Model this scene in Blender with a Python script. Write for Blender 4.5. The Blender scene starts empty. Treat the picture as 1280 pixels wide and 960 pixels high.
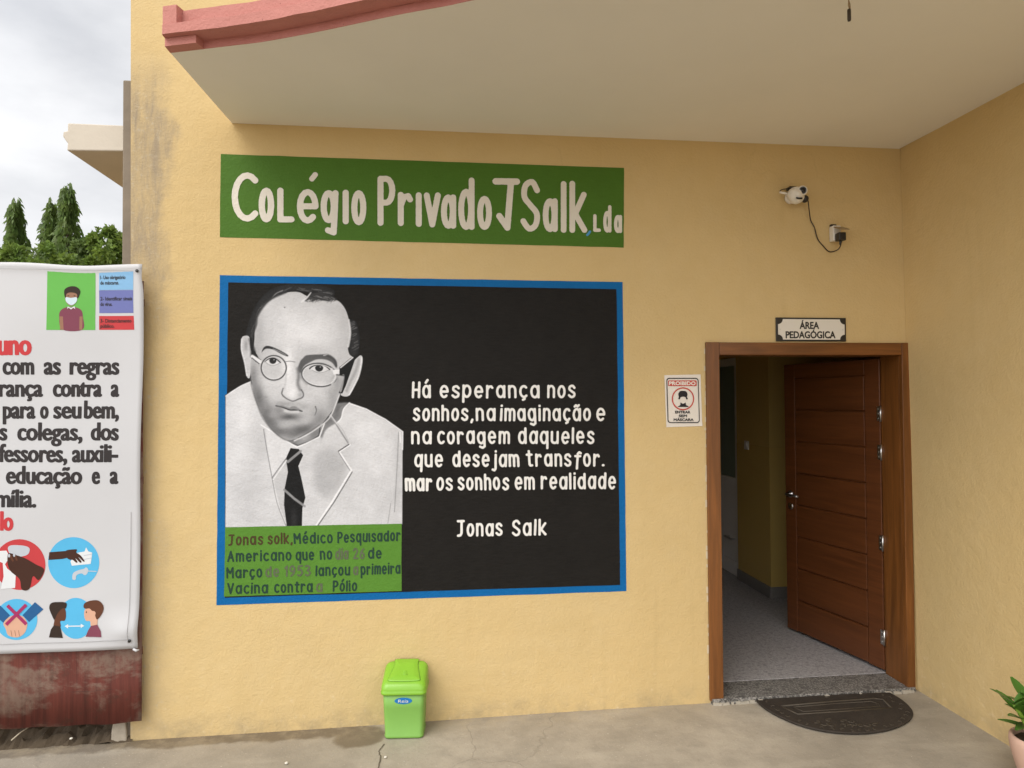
import bpy, bmesh, math, random
import numpy as np
from mathutils import Vector, Matrix, noise

random.seed(7)
rng = np.random.default_rng(7)
scene = bpy.context.scene
COL = scene.collection

# ---------------------------------------------------------------- camera
F_PX = 840.13
CAM = np.array([0.0, -3.8, 1.80])
def _rot(yaw, pitch, roll):
    cy, sy, cp, sp = math.cos(yaw), math.sin(yaw), math.cos(pitch), math.sin(pitch)
    f = np.array([sy*cp, cy*cp, sp]); r = np.array([cy, -sy, 0.0]); u = np.cross(r, f)
    c, s = math.cos(roll), math.sin(roll)
    return np.array([c*r+s*u, -s*r+c*u, f])
ROT = _rot(*[math.radians(a) for a in (6.5127, 1.14946, -0.35694)])
cam_data = bpy.data.cameras.new('camera')
cam_data.sensor_width = 36.0
cam_data.lens = F_PX*36.0/1280.0
cam_data.clip_start = 0.05
cam_data.clip_end = 2000.0
cam = bpy.data.objects.new('camera', cam_data)
COL.objects.link(cam)
cam.matrix_world = Matrix(((ROT[0][0], ROT[1][0], -ROT[2][0], CAM[0]),
                           (ROT[0][1], ROT[1][1], -ROT[2][1], CAM[1]),
                           (ROT[0][2], ROT[1][2], -ROT[2][2], CAM[2]),
                           (0, 0, 0, 1)))
scene.camera = cam

# ---------------------------------------------------------------- sky
SUN_EL, SUN_AZ = math.radians(52), math.radians(224)     # azimuth clockwise from +Y: behind the viewer, a little left
world = bpy.data.worlds.new('World'); scene.world = world
world.use_nodes = True
wn, wl = world.node_tree.nodes, world.node_tree.links
wn.clear()
def W(t, **k):
    n = wn.new(t)
    for a, b in k.items(): setattr(n, a, b)
    return n
out = W('ShaderNodeOutputWorld'); bg = W('ShaderNodeBackground'); bg.inputs['Strength'].default_value = 0.1
sky = W('ShaderNodeTexSky', sky_type='NISHITA', sun_disc=False, sun_elevation=SUN_EL, sun_rotation=SUN_AZ, dust_density=3.0)
tc = W('ShaderNodeTexCoord')
mp = W('ShaderNodeMapping'); mp.inputs['Scale'].default_value = (1.0, 1.0, 2.2); mp.inputs['Location'].default_value = (0.35, 0.1, 0.2)
n1 = W('ShaderNodeTexNoise'); n1.inputs['Scale'].default_value = 3.2; n1.inputs['Detail'].default_value = 7; n1.inputs['Roughness'].default_value = 0.52
ramp = W('ShaderNodeValToRGB')
ramp.color_ramp.elements[0].position = 0.36; ramp.color_ramp.elements[0].color = (0.66, 0.67, 0.70, 1)
ramp.color_ramp.elements[1].position = 0.66; ramp.color_ramp.elements[1].color = (0.98, 0.98, 0.99, 1)
sep = W('ShaderNodeSeparateXYZ')
# an overcast sky is brightest round the hidden sun (behind the viewer) and overhead
south = W('ShaderNodeMapRange'); south.inputs['From Min'].default_value = -0.2; south.inputs['From Max'].default_value = 0.85
south.inputs['To Min'].default_value = 10.5; south.inputs['To Max'].default_value = 25.0
cl = W('ShaderNodeVectorMath', operation='SCALE')
mix = W('ShaderNodeMix', data_type='RGBA'); mix.inputs[0].default_value = 0.9
wl.new(tc.outputs['Generated'], mp.inputs['Vector']); wl.new(mp.outputs[0], n1.inputs['Vector'])
wl.new(n1.outputs['Fac'], ramp.inputs[0]); wl.new(tc.outputs['Generated'], sep.inputs[0])
dot = W('ShaderNodeVectorMath', operation='DOT_PRODUCT'); dot.inputs[1].default_value = (-0.66, -0.70, 0.27)
wl.new(tc.outputs['Generated'], dot.inputs[0]); wl.new(dot.outputs['Value'], south.inputs['Value']); wl.new(ramp.outputs[0], cl.inputs[0]); wl.new(south.outputs[0], cl.inputs['Scale'])
wl.new(sky.outputs[0], mix.inputs[6]); wl.new(cl.outputs[0], mix.inputs[7])
wl.new(mix.outputs[2], bg.inputs['Color']); wl.new(bg.outputs[0], out.inputs[0])

sun_data = bpy.data.lights.new('sun', 'SUN')
sun_data.energy = 1.75; sun_data.angle = math.radians(35); sun_data.color = (1.0, 0.95, 0.87)
sun = bpy.data.objects.new('sun', sun_data); COL.objects.link(sun)
_d = Vector((math.sin(SUN_AZ)*math.cos(SUN_EL), math.cos(SUN_AZ)*math.cos(SUN_EL), math.sin(SUN_EL)))
sun.rotation_euler = _d.to_track_quat('Z', 'Y').to_euler()
sun.location = (-3, -8, 9)

vs = scene.view_settings
vs.view_transform = 'Standard'; vs.look = 'None'; vs.exposure = 0.06; vs.gamma = 1.0; vs.use_curve_mapping = False

# ---------------------------------------------------------------- measuring helpers
def ray(px, py):
    return ROT.T @ np.array([(px-640)/F_PX, -(py-480)/F_PX, 1.0])
def at(px, py, y=0.0):            # point on the vertical plane y
    r = ray(px, py); return CAM + r*((y-CAM[1])/r[1])
def onz(px, py, z=0.0):           # point on the level plane z
    r = ray(px, py); return CAM + r*((z-CAM[2])/r[2])
def project(P):
    q = (np.asarray(P)-CAM) @ ROT.T
    return np.stack([640+F_PX*q[..., 0]/q[..., 2], 480-F_PX*q[..., 1]/q[..., 2]], -1)

# ---------------------------------------------------------------- object helpers
def tag(o, label=None, cat=None, group=None, kind=None):
    if label: o['label'] = label
    if cat: o['category'] = cat
    if group: o['group'] = group
    if kind: o['kind'] = kind
    return o
def thing(name, label, cat, loc=(0, 0, 0), rotz=0.0, group=None):
    o = bpy.data.objects.new(name, None); COL.objects.link(o)
    o.empty_display_size = 0.1
    o.location = loc; o.rotation_euler = (0, 0, rotz)
    return tag(o, label, cat, group)
def link(name, me, mats, parent=None, smooth=False):
    o = bpy.data.objects.new(name, me); COL.objects.link(o)
    for m in (mats if isinstance(mats, (list, tuple)) else [mats]): me.materials.append(m)
    if smooth:
        me.polygons.foreach_set('use_smooth', [True]*len(me.polygons))
    if parent is not None: o.parent = parent
    return o
def from_bm(name, bm, mats, parent=None, smooth=False, bevel=0.0, segs=2):
    bmesh.ops.recalc_face_normals(bm, faces=bm.faces)
    me = bpy.data.meshes.new(name); bm.to_mesh(me); bm.free()
    o = link(name, me, mats, parent, smooth)
    if bevel:
        b = o.modifiers.new('bevel', 'BEVEL'); b.width = bevel; b.segments = segs; b.limit_method = 'ANGLE'; b.angle_limit = math.radians(40)
    return o
def box(bm, x0, x1, y0, y1, z0, z1, mi=0, M=None):
    vs_ = [bm.verts.new((x, y, z)) for x in (x0, x1) for y in (y0, y1) for z in (z0, z1)]
    if M is not None:
        for v in vs_: v.co = M @ v.co
    for f in ((0, 1, 3, 2), (4, 6, 7, 5), (0, 4, 5, 1), (2, 3, 7, 6), (0, 2, 6, 4), (1, 5, 7, 3)):
        bm.faces.new([vs_[i] for i in f]).material_index = mi
    return vs_
def boxes(name, lst, mats, parent=None, bevel=0.0):
    bm = bmesh.new()
    for b in lst: box(bm, *b)
    return from_bm(name, bm, mats, parent, bevel=bevel)
def prism(bm, pts, axis_fn, d0, d1, mi=0):
    """closed outline pts (a,b) swept between depths d0,d1; axis_fn(a,b,d)->xyz"""
    A = [bm.verts.new(axis_fn(a, b, d0)) for a, b in pts]
    B = [bm.verts.new(axis_fn(a, b, d1)) for a, b in pts]
    n = len(pts)
    for i in range(n):
        bm.faces.new((A[i], A[(i+1) % n], B[(i+1) % n], B[i])).material_index = mi
    bm.faces.new(A).material_index = mi; bm.faces.new(B[::-1]).material_index = mi
def tube(bm, pts, r, seg=8, mi=0, caps=True):
    pts = [Vector(p) for p in pts]; rings = []
    rr = r if isinstance(r, (list, tuple)) else [r]*len(pts)
    for i, p in enumerate(pts):
        t = (pts[min(i+1, len(pts)-1)]-pts[max(i-1, 0)]).normalized()
        up = Vector((0, 0, 1)) if abs(t.z) < 0.95 else Vector((0, 1, 0))
        a = t.cross(up).normalized(); b = t.cross(a).normalized()
        rings.append([bm.verts.new(p+(a*math.cos(2*math.pi*k/seg)+b*math.sin(2*math.pi*k/seg))*rr[i]) for k in range(seg)])
    for A, B in zip(rings, rings[1:]):
        for k in range(seg):
            f = bm.faces.new((A[k], A[(k+1) % seg], B[(k+1) % seg], B[k])); f.material_index = mi; f.smooth = True
    if caps:
        bm.faces.new(rings[0]).material_index = mi; bm.faces.new(rings[-1][::-1]).material_index = mi
def lathe(bm, prof, seg=32, M=None, mi=0):
    rings = []
    for r, z in prof:
        rings.append([bm.verts.new((M @ Vector((r*math.cos(2*math.pi*k/seg), r*math.sin(2*math.pi*k/seg), z))) if M else
                                   Vector((r*math.cos(2*math.pi*k/seg), r*math.sin(2*math.pi*k/seg), z))) for k in range(seg)])
    for A, B in zip(rings, rings[1:]):
        for k in range(seg):
            f = bm.faces.new((A[k], A[(k+1) % seg], B[(k+1) % seg], B[k])); f.material_index = mi; f.smooth = True
    return rings
def catmull(pts, closed=False, n=6):
    P = [np.array(p, float) for p in pts]; N = len(P); res = []
    for i in range(N if closed else N-1):
        p0 = P[i-1] if (closed or i > 0) else P[0]
        p1 = P[i]; p2 = P[(i+1) % N]; p3 = P[(i+2) % N] if (closed or i+2 < N) else P[-1]
        for k in range(n):
            t = k/n
            res.append(0.5*((2*p1)+(-p0+p2)*t+(2*p0-5*p1+4*p2-p3)*t*t+(-p0+3*p1-3*p2+p3)*t**3))
    if not closed: res.append(P[-1])
    return [tuple(r) for r in res]

# ---------------------------------------------------------------- material helpers
MATS = {}
def lin(r, g, b):
    f = lambda c: (c/255/12.92) if c/255 <= 0.04045 else ((c/255+0.055)/1.055)**2.4
    return (f(r), f(g), f(b))
class NT:
    def __init__(s, name):
        s.m = bpy.data.materials.new(name); s.m.use_nodes = True
        s.n = s.m.node_tree.nodes; s.l = s.m.node_tree.links
        s.p = s.n['Principled BSDF']
        s.geo = s.n.new('ShaderNodeNewGeometry')
    def pos(s, scale=(1, 1, 1), obj=False):
        mp = s.n.new('ShaderNodeMapping'); mp.inputs['Scale'].default_value = scale
        if obj:
            t = s.n.new('ShaderNodeTexCoord'); s.l.new(t.outputs['Object'], mp.inputs['Vector'])
        else:
            s.l.new(s.geo.outputs['Position'], mp.inputs['Vector'])
        return mp.outputs[0]
    def noise(s, scale, detail=4, rough=0.5, vec=None, dist=0.0):
        t = s.n.new('ShaderNodeTexNoise'); t.inputs['Scale'].default_value = scale; t.inputs['Detail'].default_value = detail
        t.inputs['Roughness'].default_value = rough; t.inputs['Distortion'].default_value = dist
        s.l.new(vec if vec is not None else s.pos(), t.inputs['Vector']); return t.outputs['Fac']
    def rng(s, v, a, b, c=0.0, d=1.0, smooth=False):
        t = s.n.new('ShaderNodeMapRange'); t.clamp = True
        if smooth: t.interpolation_type = 'SMOOTHSTEP'
        for k, x in zip(('From Min', 'From Max', 'To Min', 'To Max'), (a, b, c, d)): t.inputs[k].default_value = x
        s.l.new(v, t.inputs['Value']); return t.outputs[0]
    def math(s, op, a, b=0.0):
        t = s.n.new('ShaderNodeMath'); t.operation = op; t.use_clamp = False
        for i, x in enumerate((a, b)):
            if isinstance(x, (int, float)): t.inputs[i].default_value = x
            else: s.l.new(x, t.inputs[i])
        return t.outputs[0]
    def mix(s, fac, a, b):
        t = s.n.new('ShaderNodeMix'); t.data_type = 'RGBA'
        for i, x in ((0, fac), (6, a), (7, b)):
            if isinstance(x, (int, float)): t.inputs[i].default_value = x
            elif isinstance(x, (tuple, list)): t.inputs[i].default_value = (*x[:3], 1)
            else: s.l.new(x, t.inputs[i])
        return t.outputs[2]
    def xyz(s):
        t = s.n.new('ShaderNodeSeparateXYZ'); s.l.new(s.geo.outputs['Position'], t.inputs[0]); return t.outputs
    def color(s, c):
        if isinstance(c, (tuple, list)): s.p.inputs['Base Color'].default_value = (*c[:3], 1)
        else: s.l.new(c, s.p.inputs['Base Color'])
    def bump(s, h, strength=0.3, dist=0.01):
        t = s.n.new('ShaderNodeBump'); t.inputs['Strength'].default_value = strength; t.inputs['Distance'].default_value = dist
        s.l.new(h, t.inputs['Height']); s.l.new(t.outputs[0], s.p.inputs['Normal'])
    def set(s, rough=0.5, metal=0.0, spec=0.5, coat=0.0):
        s.p.inputs['Roughness'].default_value = rough; s.p.inputs['Metallic'].default_value = metal
        s.p.inputs['Specular IOR Level'].default_value = spec; s.p.inputs['Coat Weight'].default_value = coat
        return s.m
def plaster_bump(t, k=1.0):
    h = t.math('ADD', t.math('MULTIPLY', t.noise(75, 5, 0.62), 0.6), t.math('MULTIPLY', t.noise(14, 4, 0.5), 0.9))
    t.bump(h, 0.5*k, 0.010)
def simple(name, c, rough=0.5, var=0.08, nscale=12.0, metal=0.0, spec=0.5, bump=0.0, bscale=60.0, coat=0.0):
    t = NT(name)
    lo = tuple(x*(1-var) for x in c); hi = tuple(min(1, x*(1+var)) for x in c)
    t.color(t.mix(t.noise(nscale, 4, 0.55, t.pos(obj=True)), lo, hi))
    if bump: t.bump(t.noise(bscale, 4, 0.5, t.pos(obj=True)), bump, 0.004)
    return t.set(rough, metal, spec, coat)
def paint(name, c, var=0.07, rough=0.6, spec=0.2):
    """wall paint brushed over the plaster"""
    t = NT(name)
    v = t.noise(5, 5, 0.6)
    br = t.noise(1.0, 4, 0.6, t.pos((16, 16, 120)))
    col = t.mix(v, tuple(x*(1-var) for x in c), tuple(min(1, x*(1+var)) for x in c))
    col = t.mix(t.rng(br, 0.35, 0.7, 0, 0.35), col, tuple(min(1, x*(1+2*var)+0.004) for x in c))
    t.color(col); plaster_bump(t, 0.9)
    return t.set(rough, spec=spec)

YEL = (0.62, 0.455, 0.215)
def mat_wall(name, base=YEL, stain=True):
    t = NT(name)
    v = t.noise(1.6, 5, 0.6); v2 = t.noise(9, 5, 0.6)
    col = t.mix(t.rng(v, 0.3, 0.7), tuple(x*0.94 for x in base), tuple(x*1.05 for x in base))
    col = t.mix(t.rng(v2, 0.35, 0.75, 0, 0.35), col, tuple(x*f for x, f in zip(base, (1.03, 1.08, 1.22))))
    X = t.xyz()
    pt_ = t.rng(t.noise(0.7, 3, 0.5, t.pos((1, 1, 0.8))), 0.42, 0.60, 0, 0.5)
    col = t.mix(pt_, col, tuple(x*f for x, f in zip(base, (0.93, 0.91, 0.86))))
    vo = t.n.new('ShaderNodeTexVoronoi'); vo.feature = 'DISTANCE_TO_EDGE'; vo.inputs['Scale'].default_value = 0.75
    dv = t.n.new('ShaderNodeVectorMath'); dv.operation = 'ADD'
    nv = t.n.new('ShaderNodeTexNoise'); nv.inputs['Scale'].default_value = 3.0; nv.inputs['Detail'].default_value = 5
    sv = t.n.new('ShaderNodeVectorMath'); sv.operation = 'SCALE'; sv.inputs['Scale'].default_value = 0.35
    t.l.new(t.pos(), nv.inputs['Vector']); t.l.new(nv.outputs['Color'], sv.inputs[0]); t.l.new(t.pos(), dv.inputs[0]); t.l.new(sv.outputs[0], dv.inputs[1]); t.l.new(dv.outputs[0], vo.inputs['Vector'])
    crk = t.math('MULTIPLY', t.rng(vo.outputs['Distance'], 0.0035, 0.0, 0, 1), t.rng(t.noise(0.8, 2, 0.5), 0.52, 0.62, 0, 0.12))
    col = t.mix(crk, col, (0.30, 0.20, 0.09))
    dr = t.math('MULTIPLY', t.rng(t.noise(1.0, 4, 0.6, t.pos((9, 9, 0.35))), 0.56, 0.74, 0, 0.30), t.rng(t.noise(1.3, 3, 0.5), 0.45, 0.65, 0, 1))
    col = t.mix(dr, col, tuple(x*f for x, f in zip(base, (0.72, 0.70, 0.66))))
    # pale scuffs and grime low on the wall
    low = t.rng(X['Z'], 0.55, 0.02, 0, 1)
    sp = t.rng(t.noise(22, 6, 0.7), 0.58, 0.70, 0, 0.55)
    col = t.mix(t.math('MULTIPLY', low, sp), col, (0.74, 0.60, 0.38))
    grime = t.math('MULTIPLY', t.rng(X['Z'], 0.16, 0.0, 0, 1, True), t.rng(t.noise(7, 6, 0.7), 0.40, 0.66, 0, 0.55))
    col = t.mix(grime, col, (0.30, 0.24, 0.15))
    sc = t.rng(t.noise(1.0, 5, 0.65, t.pos((5, 5, 38))), 0.69, 0.75, 0, 0.35)
    col = t.mix(t.math('MULTIPLY', sc, t.rng(X['Z'], 1.2, 0.3, 0, 1)), col, (0.36, 0.24, 0.11))
    if stain:
        # rain-washed mould down the outer corner of the facade
        nx_ = t.math('ADD', X['X'], t.math('MULTIPLY', t.math('SUBTRACT', t.noise(3.0, 5, 0.65), 0.5), 0.42))
        edge = t.rng(nx_, -1.38, -1.50, 0, 1, True)
        vert = t.math('MULTIPLY', t.rng(X['Z'], 2.0, 2.7, 0.25, 1, True), t.rng(X['Z'], 3.75, 3.35, 0, 1, True))
        br = t.rng(t.noise(1.0, 8, 0.75, t.pos((17, 17, 3.2)), 0.3), 0.32, 0.62, 0.22, 1.0)
        m = t.math('MULTIPLY', t.math('MULTIPLY', edge, vert), br)
        col = t.mix(t.math('MULTIPLY', m, 0.78), col, (0.26, 0.215, 0.165))
        line = t.math('MULTIPLY', t.rng(nx_, -1.42, -1.56, 0, 1, True), t.rng(X['Z'], 3.7, 3.3, 0, 1, True))
        lite = t.rng(t.noise(30, 5, 0.7), 0.55, 0.66, 0, 0.6)
        col = t.mix(t.math('MULTIPLY', line, lite), col, (0.50, 0.43, 0.31))
    t.color(col); plaster_bump(t)
    return t.set(0.72, spec=0.25)
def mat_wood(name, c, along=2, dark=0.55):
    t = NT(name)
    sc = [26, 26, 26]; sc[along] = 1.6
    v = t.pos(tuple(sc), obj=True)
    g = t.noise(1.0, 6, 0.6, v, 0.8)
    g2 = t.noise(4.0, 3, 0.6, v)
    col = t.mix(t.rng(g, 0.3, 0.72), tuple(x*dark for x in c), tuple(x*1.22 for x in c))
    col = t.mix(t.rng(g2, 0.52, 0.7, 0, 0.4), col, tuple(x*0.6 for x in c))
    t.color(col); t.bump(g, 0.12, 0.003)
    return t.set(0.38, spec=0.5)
def mat_concrete(name, base=(0.34, 0.298, 0.235)):
    t = NT(name)
    a = t.noise(0.9, 6, 0.62); b = t.noise(6, 6, 0.65); c = t.noise(60, 4, 0.6)
    col = t.mix(t.rng(a, 0.32, 0.68), tuple(x*0.74 for x in base), tuple(x*1.16 for x in base))
    col = t.mix(t.rng(b, 0.42, 0.72, 0, 0.6), col, tuple(x*0.66 for x in base))
    s = t.noise(1.0, 5, 0.6, t.pos((1.4, 5.5, 1)))
    col = t.mix(t.rng(s, 0.52, 0.75, 0, 0.55), col, (0.44, 0.39, 0.31))
    col = t.mix(t.rng(c, 0.6, 0.78, 0, 0.5), col, tuple(x*0.55 for x in base))
    X = t.xyz()
    g1 = t.rng(t.noise(150, 2, 0.6), 0.66, 0.72, 0, 0.5); col = t.mix(g1, col, tuple(x*0.45 for x in base))
    g2 = t.rng(t.noise(110, 2, 0.6, t.pos((1, 1, 1.3))), 0.68, 0.73, 0, 0.6); col = t.mix(g2, col, (0.62, 0.56, 0.46))
    wob = t.math('MULTIPLY', t.math('SUBTRACT', t.noise(5.0, 6, 0.62), 0.5), 0.16)
    dy = t.math('ADD', X['Y'], wob)
    band = t.math('MULTIPLY', t.rng(dy, -0.118, -0.085, 0, 1, True), t.rng(t.math('ADD', X['X'], wob), -0.33, -0.42, 0, 1, True))
    bx2 = t.math('POWER', t.math('ADD', X['X'], 0.41), 2.0); by2 = t.math('POWER', t.math('MULTIPLY', t.math('ADD', X['Y'], 0.115), 1.1), 2.0)
    blob = t.rng(t.math('ADD', t.math('SQRT', t.math('ADD', bx2, by2)), t.math('MULTIPLY', wob, 0.9)), 0.145, 0.105, 0, 1, True)
    wet = t.math('MULTIPLY', t.math('MAXIMUM', band, blob), 0.8)
    col = t.mix(wet, col, tuple(x*f for x, f in zip(base, (0.36, 0.31, 0.25))))
    dust = t.math('MULTIPLY', t.rng(X['Y'], -0.20, -0.02, 0, 1, True), t.rng(t.noise(9, 5, 0.7), 0.45, 0.62, 0, 0.35))
    col = t.mix(dust, col, (0.40, 0.33, 0.22))
    vo = t.n.new('ShaderNodeTexVoronoi'); vo.feature = 'DISTANCE_TO_EDGE'; vo.inputs['Scale'].default_value = 0.8
    dv = t.n.new('ShaderNodeVectorMath'); dv.operation = 'ADD'
    nv = t.n.new('ShaderNodeTexNoise'); nv.inputs['Scale'].default_value = 5.0; nv.inputs['Detail'].default_value = 6
    sv = t.n.new('ShaderNodeVectorMath'); sv.operation = 'SCALE'; sv.inputs['Scale'].default_value = 0.22
    t.l.new(t.pos(), nv.inputs['Vector']); t.l.new(nv.outputs['Color'], sv.inputs[0]); t.l.new(t.pos(), dv.inputs[0]); t.l.new(sv.outputs[0], dv.inputs[1]); t.l.new(dv.outputs[0], vo.inputs['Vector'])
    crk = t.math('MULTIPLY', t.rng(vo.outputs['Distance'], 0.005, 0.001, 0, 1), t.rng(t.noise(1.1, 2, 0.5), 0.45, 0.55, 0, 0.22))
    col = t.mix(crk, col, tuple(x*0.35 for x in base))
    t.color(col)
    t.bump(t.math('ADD', t.math('MULTIPLY', c, 0.7), t.math('SUBTRACT', b, t.math('MULTIPLY', crk, 1.5))), 0.4, 0.008)
    t.l.new(t.math('SUBTRACT', t.rng(a, 0.3, 0.7, 0.6, 0.85), t.math('MULTIPLY', wet, 0.25)), t.p.inputs['Roughness'])
    t.p.inputs['Specular IOR Level'].default_value = 0.4
    return t.m
def mat_granite(name, lo, hi, sc=160):
    t = NT(name)
    a = t.noise(sc, 3, 0.7); b = t.noise(sc*0.35, 3, 0.6)
    col = t.mix(t.rng(a, 0.40, 0.62), lo, hi)
    col = t.mix(t.rng(b, 0.5, 0.62, 0, 0.6), col, tuple(x*0.6 for x in lo))
    t.color(col); return t.set(0.45, spec=0.45)
def mat_rust(name):
    t = NT(name)
    red = (0.115, 0.026, 0.017)
    n = t.noise(2.4, 7, 0.66, t.pos((1, 1, 1.8)), 0.4)
    st = t.noise(1.0, 5, 0.6, t.pos((46, 46, 2.2)))
    col = t.mix(t.rng(st, 0.3, 0.7), tuple(x*0.62 for x in red), tuple(x*1.35 for x in red))
    m = t.math('MULTIPLY', t.rng(n, 0.45, 0.53, 0, 1), t.rng(t.noise(17, 6, 0.75), 0.36, 0.56, 0.25, 1))
    pale = t.mix(st, (0.14, 0.085, 0.062), (0.25, 0.175, 0.13))
    col = t.mix(t.math('MULTIPLY', m, 0.85), col, pale)
    ru = t.rng(t.noise(9, 6, 0.7), 0.58, 0.7, 0, 0.7)
    col = t.mix(ru, col, (0.07, 0.03, 0.018))
    sl = t.rng(t.noise(1.0, 4, 0.6, t.pos((2.5, 2.5, 60))), 0.67, 0.71, 0, 0.75)
    col = t.mix(sl, col, (0.035, 0.018, 0.014))
    t.color(col); t.bump(t.math('ADD', m, st), 0.3, 0.004)
    return t.set(0.6, spec=0.4)
def mat_leaf(name, c, trans=0.25):
    t = NT(name)
    oi = t.n.new('ShaderNodeObjectInfo')
    v = t.noise(1.4, 3, 0.6)
    rp = t.n.new('ShaderNodeNewGeometry')
    col = t.mix(rp.outputs['Random Per Island'], tuple(x*0.55 for x in c), tuple(min(1, x*1.6) for x in c))
    col = t.mix(t.rng(v, 0.35, 0.65, 0, 0.5), col, (c[0]*1.7, c[1]*1.35, c[2]*0.9))
    t.color(col)
    m = t.set(0.5, spec=0.4)
    tr = t.n.new('ShaderNodeBsdfTranslucent'); t.l.new(col, tr.inputs['Color'])
    ms = t.n.new('ShaderNodeMixShader'); ms.inputs[0].default_value = trans
    t.l.new(t.p.outputs[0], ms.inputs[1]); t.l.new(tr.outputs[0], ms.inputs[2])
    t.l.new(ms.outputs[0], t.n['Material Output'].inputs[0])
    return m

M_WALL = mat_wall('yellow_plaster')
M_WALLR = mat_wall('yellow_plaster_side', stain=False)
M_SOFFIT = simple('soffit_paint', (0.81, 0.78, 0.70), 0.8, 0.06, 1.6, spec=0.2, bump=0.15, bscale=30)
def mat_pink():
    t = NT('pink_paint'); c = (0.50, 0.205, 0.17)
    col = t.mix(t.noise(6, 6, 0.65), tuple(x*0.86 for x in c), tuple(x*1.08 for x in c))
    col = t.mix(t.rng(t.noise(34, 5, 0.7), 0.68, 0.73, 0, 0.9), col, (0.16, 0.05, 0.04))
    t.color(col); plaster_bump(t, 1.3); return t.set(0.7, spec=0.25)
M_PINK = mat_pink()
M_CEM = simple('dirty_cement', (0.22, 0.18, 0.135), 0.85, 0.3, 5, spec=0.2, bump=0.5, bscale=25)
M_CREAM = simple('cream_cement', (0.60, 0.54, 0.45), 0.8, 0.12, 4, spec=0.2, bump=0.4, bscale=22)
M_CONC = mat_concrete('concrete_floor')
M_WET = simple('wet_stain', (0.15, 0.105, 0.062), 0.42, 0.2, 9, spec=0.5, bump=0.3, bscale=80)
M_CRACK = simple('crack', (0.10, 0.08, 0.055), 0.9, 0.2, 9)
M_DIRT = simple('dirt', (0.085, 0.064, 0.043), 0.95, 0.45, 14, spec=0.1, bump=0.9, bscale=55)
M_EARTH = simple('earth', (0.27, 0.21, 0.14), 0.95, 0.25, 0.5, spec=0.1)
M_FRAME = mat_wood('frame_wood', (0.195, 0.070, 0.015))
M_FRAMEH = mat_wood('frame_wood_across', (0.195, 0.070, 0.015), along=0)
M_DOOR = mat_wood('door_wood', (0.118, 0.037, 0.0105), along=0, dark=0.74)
M_GRAN = mat_granite('granite', (0.055, 0.052, 0.048), (0.36, 0.34, 0.31), 95)
M_TERR = mat_granite('terrazzo', (0.30, 0.285, 0.285), (0.47, 0.45, 0.445), 120)
M_INW = simple('corridor_paint', (0.55, 0.38, 0.11), 0.7, 0.05, 3, spec=0.3)
M_DADO = simple('corridor_dado_paint', (0.58, 0.40, 0.12), 0.25, 0.05, 3, spec=0.5)
M_SKIRT = simple('skirting_stone', (0.20, 0.185, 0.165), 0.4, 0.15, 40)
M_CEIL = simple('ceiling_paint', (0.6, 0.57, 0.5), 0.8, 0.04, 3)
M_STEEL = simple('brushed_steel', (0.62, 0.60, 0.57), 0.28, 0.05, 30, metal=1.0)
M_ALU = simple('white_aluminium', (0.80, 0.78, 0.74), 0.35, 0.03, 8)
def mat_glass():
    t = NT('frosted_glass'); t.color((0.30, 0.40, 0.36)); t.p.inputs['Transmission Weight'].default_value = 0.4
    return t.set(0.35, spec=0.5)
M_GLASS = mat_glass()
M_WHITE = simple('white_plastic', (0.74, 0.70, 0.62), 0.35, 0.03, 8)
M_BLACK = simple('black_plastic', (0.018, 0.016, 0.014), 0.35, 0.1, 8)
M_LENS = simple('lens_black', (0.006, 0.006, 0.007), 0.08, 0.1, 8)

# ---------------------------------------------------------------- flat artwork helpers
class Flat:
    """coloured flat shapes (px outlines) laid on the plane y, one mesh with several materials"""
    def __init__(s, y, warp=None, cell=0.0):
        s.y = y; s.bm = bmesh.new(); s.mats = []; s.warp = warp; s.cell = cell; s.k = 0
    def mi(s, m):
        if m not in s.mats: s.mats.append(m)
        return s.mats.index(m)
    def poly(s, pts, mat, lift=0.0):
        P = [at(a, b, s.y) for a, b in pts]
        vs_ = [s.bm.verts.new((p[0], s.y-lift, p[2])) for p in P]
        f = s.bm.faces.new(vs_); f.material_index = s.mi(mat)
        f.normal_update()
        if f.normal.y > 0: f.normal_flip()
        return f
    def ell(s, cx, cy, rx, ry, mat, lift=0.0, n=36, a0=0, a1=2*math.pi):
        return s.poly([(cx+rx*math.cos(a0+(a1-a0)*k/n), cy+ry*math.sin(a0+(a1-a0)*k/n)) for k in range(n if abs(a1-a0) > 6.28 else n+1)], mat, lift)
    def smooth(s, pts, mat, lift=0.0): return s.poly(catmull(pts, True, 5), mat, lift)
    def line(s, pts, w, mat, lift=0.0):
        for (a, b) in zip(pts, pts[1:]):
            d = np.subtract(b, a); d = d/np.hypot(*d); n = np.array([-d[1], d[0]])*w/2
            s.poly([tuple(a+n), tuple(np.add(b, n)), tuple(np.subtract(b, n)), tuple(np.subtract(a, n))], mat, lift); lift += 0.0002
    def build(s, name, parent):
        if s.warp:
            bmesh.ops.triangulate(s.bm, faces=s.bm.faces)
            for _ in range(4):
                es = [e for e in s.bm.edges if e.calc_length() > 0.045]
                if not es: break
                bmesh.ops.subdivide_edges(s.bm, edges=es, cuts=1)
                bmesh.ops.triangulate(s.bm, faces=s.bm.faces)
            for v in s.bm.verts: v.co.y += s.warp(v.co.x, v.co.z)
        me = bpy.data.meshes.new(name); s.bm.to_mesh(me); s.bm.free()
        return link(name, me, s.mats, parent)

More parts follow.
